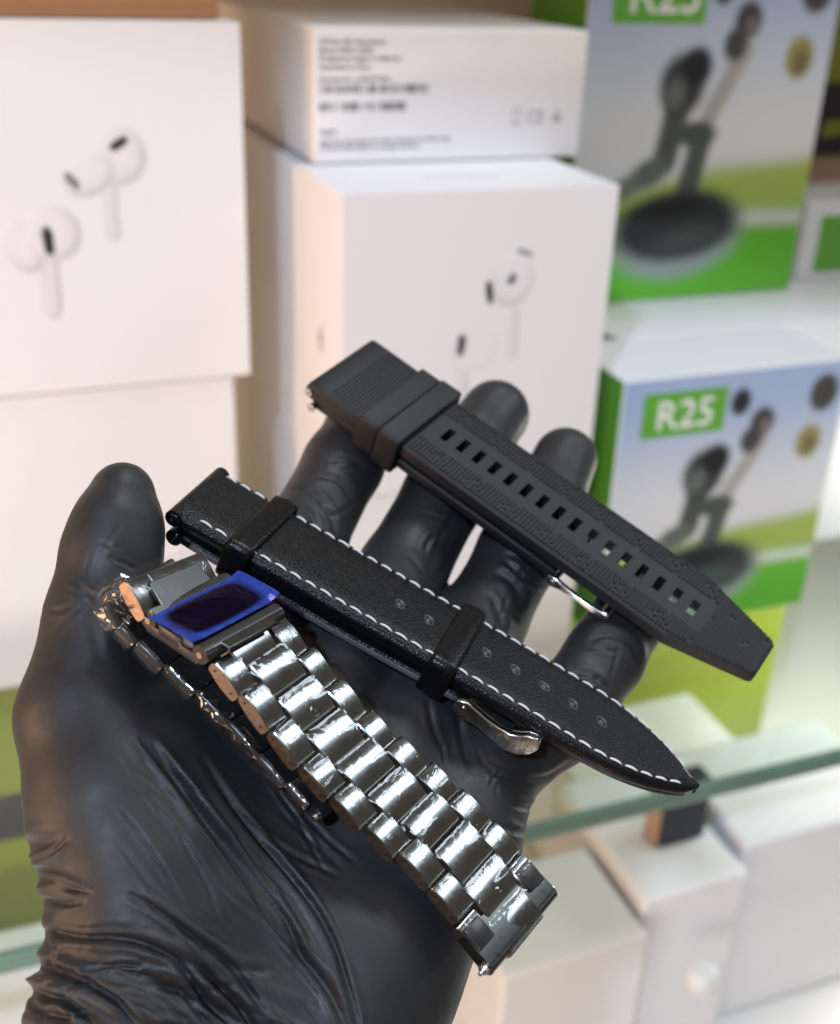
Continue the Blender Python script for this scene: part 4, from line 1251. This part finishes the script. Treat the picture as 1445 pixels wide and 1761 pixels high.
tS, w, d, h = carton('labelled_carton', 'small white carton with black small print and barcodes, on top of the middle stack', XS, 261.0, YS, YS + 200, -86.9, -34.6, M['card'], gm)
fmS = face_m(w, d, h)
def sx(px, py): x, z = fp(px, py, YS); return x - XS, z + 86.9
lines = [(549, 75, 'AirPods (4th Generation)', 2.7), (549, 90, 'Model A3053 A3050', 2.7), (549, 104, 'Designed by Apple in California', 2.7), (549, 119, 'Assembled in China', 2.7), (549, 140, '(S) Serial No. LX6W9YH2Q', 2.6),
         (550, 231, 'Apple', 3.0), (550, 247, 'Apple Inc., One Apple Park Way, Cupertino, CA 95014 USA', 2.35), (550, 258, 'TM and © 2024 Apple Inc. All rights reserved.', 2.35)]
for px, py, s, z in lines:
    x, y = sx(px, py); text('small_print', s, z, M['ink'], tS, fmS, x, y, bold=.05)
def barcode(px, py0, py1, px1, seed):
    r = random.Random(seed); b = MB()
    xa, ya = sx(px, py1); xb, yb = sx(px1, py0); yt = sx(px, py0)[1]
    x = xa
    while x < xb:
        wd = r.choice((.35, .35, .7, 1.05)); 
        b.add([(x, ya, 0), (x + wd, ya, 0), (x + wd, yt, 0), (x, yt, 0)], [(0, 1, 2, 3)]); x += wd + r.choice((.35, .5, .7, 1.3))
    part('barcode', b, M['ink'], tS, smooth=False, matrix=fmS @ Matrix.Translation((0, 0, .02 * MM)))
barcode(550, 145, 161, 738, 4); barcode(550, 176, 192, 698, 9)
# recycling, CE and hazard marks
x, y = sx(880, 215)
g = MB(); g.box(0, 4.2, 0, 1.0, 0, .02); g.box(.4, .9, 1.4, 6.6, 0, .02); g.box(3.3, 3.8, 1.4, 6.6, 0, .02); g.box(0, 4.2, 6.0, 6.6, 0, .02)
part('bin_mark', g, M['ink_pale'], tS, smooth=False, matrix=fmS @ Matrix.Translation((x * MM, y * MM, .02 * MM)))
text('approval_mark', 'CE', 7.4, M['ink_pale'], tS, fmS, x + 6.6, y + .8, bold=.12)
flat('warning_mark', [(x + 18.5, y + 1), (x + 24.5, y + 1), (x + 21.5, y + 6.6)], M['ink_pale'], tS, fmS, .02)

# green-and-white earphone cartons on the right
def earphone_print(w, h, cols, k=1.0):
    sky0, sky1 = np.array(cols[0]), np.array(cols[1])
    def fn(X, Y):
        s, t = X / w, 1 - Y / h
        c = sky0[None] + (sky1 - sky0)[None] * sstep(.05, .52, t)[:, None]
        hill = .64 - .07 * sstep(.25, 1.0, s) + .010 * np.sin(s * 9)
        c = mixc(c, cols[2], sstep(-.03, .05, t - hill))
        c = mixc(c, cols[3], sstep(.0, .06, t - hill - .12) * sstep(.3, .8, s))
        band = t - (.90 - .14 * s - .05 * np.sin(s * 3.3))
        c = mixc(c, (.62, .70, .60), np.exp(-(band / .028) ** 2) * sstep(.2, .5, s))
        c = mixc(c, cols[4], sstep(.02, .06, band))
        def E(cx, cy, rx, ry, rot, col, soft=.12, a=1.0):
            nonlocal c
            d, u, v = d_ell(X, Y, cx * w, (1 - cy) * h, rx * w, ry * w, rot); c = mixc(c, col, a * (1 - sstep(1 - soft, 1 + soft, d)))
        def S(p, q, r, col):
            nonlocal c
            d, _ = d_seg(X, Y, (p[0] * w, (1 - p[1]) * h), (q[0] * w, (1 - q[1]) * h)); c = mixc(c, col, 1 - sstep(r * w * .6, r * w * 1.4, d))
        DK, MD = (.018, .02, .022), (.09, .10, .09)
        E(.515, .115, .045, .055, 0, DK, .3)                   # ear tip
        E(.90, .115, .066, .078, 0, (.05, .045, .04), .25); E(.868, .30, .060, .072, 0, (.30, .26, .09), .25); E(.875, .31, .03, .04, 0, (.15, .13, .05), .5)
        S((.635, .28), (.52, .46), .034, (.40, .38, .35), ); E(.63, .20, .055, .062, 0, (.035, .035, .036), .35); E(.59, .265, .048, .056, 0, (.05, .05, .05), .35); E(.645, .215, .024, .03, 0, (.18, .16, .15), .6)
        S((.385, .44), (.36, .58), .050, (.07, .08, .07)); E(.30, .62, .09, .05, 25, (.12, .14, .12), .4); E(.20, .665, .07, .04, 20, (.16, .19, .15), .5)
        E(.395, .375, .092, .105, 0, (.035, .04, .038), .3); E(.445, .325, .062, .066, 0, (.010, .010, .012), .35); E(.37, .40, .04, .05, 0, (.13, .14, .13), .6)
        S((.50, .53), (.47, .67), .046, (.08, .095, .08)); E(.475, .51, .085, .046, 0, (.07, .08, .07), .35)
        E(.45, .815, .275, .150, 4, (.34, .40, .37), .25); E(.445, .775, .265, .130, 4, (.028, .032, .034), .25); E(.50, .82, .15, .05, 8, (.06, .085, .075), .7); E(.40, .725, .16, .035, 6, (.010, .011, .012), .7)
        return c
    return fn

def green_carton(label, x0, x1, y0, y1, z0, z1, cols, grp, badge=(.085, .275, .235, .065)):
    t, w, d, h = carton('earphone_carton', label, x0, x1, y0, y1, z0, z1, M['card'], grp, bevel=.8)
    fm = face_m(w, d, h)
    picture('earphone_print', 2 * w - 1.2, h - 1.2, 150, 165, earphone_print(2 * w - 1.2, h - 1.2, cols), t, fm @ Matrix.Translation((.6 * MM, .6 * MM, 0)))
    W2 = 2 * w
    bx0, bx1 = .09 * W2, .45 * W2; by1, by0 = h * (1 - .055), h * (1 - .215)
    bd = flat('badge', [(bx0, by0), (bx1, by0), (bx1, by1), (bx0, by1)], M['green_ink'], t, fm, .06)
    text('badge_lettering', 'R25', (by1 - by0) * .92, M['white_ink'], bd, Matrix.Identity(4), bx0 + .055 * W2, by0 + (by1 - by0) * .18, .1, bold=.25)
    # green side flap printed on the left
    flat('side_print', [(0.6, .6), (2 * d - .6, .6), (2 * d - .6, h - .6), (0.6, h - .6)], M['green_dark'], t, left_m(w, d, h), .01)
    return t
COLS = ((.36, .46, .66), (.70, .70, .71), (.36, .46, .09), (.22, .46, .03), (.13, .50, .03))
g2 = 'green and white earphone cartons'
green_carton('green and white R25 earphone carton at front right, behind the strap tip', 271.0, 398.5, 430, 486, SH, -178.6, COLS, g2)
green_carton('green and white R25 earphone carton set back higher, cut by the top edge', 296.0, 445.0, 543, 605, -178.2, 3, COLS, g2)
tC, w, d, h = carton('white_carton', 'white carton behind the front earphone carton, carrying the one above', 300.0, 620.0, 487.5, 710, SH, -178.8, M['card'])
# far right: lime and black carton, small white carton with a green panel
tL, w, d, h = carton('lime_carton', 'lime green carton with a black band, at the far upper right', 455, 600, 640, 700, -121.6, 80, M['lime'], 'lime cartons')
fl = face_m(w, d, h)
flat('black_band', [(0.5, 1), (2 * w - .5, 1), (2 * w - .5, 46), (.5, 46)], M['black_card'], tL, fl, .02)
flat('lime_stripe', [(74, 12), (2 * w - .5, 20), (2 * w - .5, 29), (74, 22)], M['lime'], tL, fl, .06)
tP, w, d, h = carton('white_carton', 'small white carton with a pale green panel, at the far right edge', 462, 552, 560, 610, -178.6, -132, M['card'])
flat('green_panel', [(12, 4), (80, 4), (80, 38), (12, 38)], M['green_ink'], tP, face_m(w, d, h), .02)
tQ, w, d, h = carton('tan_carton', 'dull tan carton under the lime carton at the far right', 452, 600, 642, 702, -178.6, -122, M['tan'])  # added block, its tan stands for shadow below the lime carton

# unseen board added above the frame, keeps ceiling light off the back rows
b = MB(); b.box(-900, 1000, 478, 800, 60, 78)
o = part('upper_shelf', b, M['laminate'], None, smooth=False, matrix=Matrix.Translation((0, 0, EYE))); tag(o, kind='structure')
# glass shelf with its green polished edge
t = root('glass_shelf', 'clear glass shelf with a green polished front edge under the cartons', 'shelf', Matrix.Translation(R2W(200, 320, SH - 8)))
b = MB(); b.box(-700, 700, -.5, 420, 0, 7.7); part('glass_pane', b, M['glass'], t, smooth=False)
b = MB(); b.box(-700, 700, -4.5, -.7, -.1, 7.8); part('polished_edge', b, M['glass_edge'], t, bevel=.8, seg=2)
# board below
b = MB(); b.box(-900, 1000, 60, 800, -560, -540)
o = part('lower_shelf', b, M['laminate'], None, smooth=False, matrix=Matrix.Translation((0, 0, EYE))); tag(o, kind='structure')
b = MB(); b.box(-900, 1000, 800, 812, -560, 400)
o = part('back_wall', b, M['panel'], None, smooth=False, matrix=Matrix.Translation((0, 0, EYE))); tag(o, kind='structure')
def low(label, x0, x1, y0, y1, z1, m='card', rz=0, name='white_box', z0=-539.8):
    return carton(name, label, x0, x1, y0, y1, z0, z1, M[m], None, 2.5, rz, cat='box')
low('white box below the shelf, right of the bracelet end, its left side in warm light', 185, 262, 335, 400, -424)
low('white box below the shelf behind the round white stopper', 266, 326, 348, 440, -415)
low('white box below the shelf, at the right edge under the glass', 334, 440, 362, 440, -412)
low('tall white box below the shelf, far behind the strap tip at right', 300, 420, 470, 540, -455)
gL = 'lime cartons'
tl2, w, d, h = carton('lime_carton', 'lime carton with a black band, under the glass at the left edge', -112, 2, 520, 590, -539.8, -340, M['lime'], gL)
flat('black_band', [(.5, 98), (2 * w - .5, 98), (2 * w - .5, 128), (.5, 128)], M['black_card'], tl2, face_m(w, d, h), .02)
low('pale box below the glass shelf, left of the wrist', -160, 6, 400, 470, -455)
tl3, w, d, h = carton('lime_carton', 'lime carton without a band, under the glass behind the tips of the straps', 290, 520, 575, 640, -539.8, -345, M['lime'], gL)
def floor_pt(px, py, z):
    r = RW @ ray(px, py); p = r * z / r[2]; return p[0], p[1]
nx0, ny0 = floor_pt(1130, 1462, -414.8); nx1, _ = floor_pt(1214, 1442, -414.8); _r = RW @ ray(1175, 1352); nz1 = (_r * ny0 / _r[1])[2]
tN, w, d, h = low('small navy box with a tan side, standing on a white box under the shelf edge', nx0, nx1, ny0, ny0 + 14, nz1, 'navy', name='navy_box', z0=-414.8)
flat('side_panel', [(.5, .5), (2 * d - .5, .5), (2 * d - .5, h - .5), (.5, h - .5)], M['tan'], tN, left_m(w, d, h), .02)
# small white round stopper lying between the boxes
ts = root('white_stopper', 'small round white stopper on a grey stem between the boxes at lower right', 'stopper', Matrix.Translation(R2W(286, 322, -452)))
b = MB(); b.loft([[(r * math.cos(a), r * math.sin(a), z) for a in np.linspace(0, 2 * math.pi, 24, endpoint=False)] for z, r in ((0, 5), (.5, 7.2), (3, 8), (8, 8), (10.5, 7.2), (11.5, 5), (11.8, 1))])
part('stopper_cap', b, M['white_plastic'], ts)
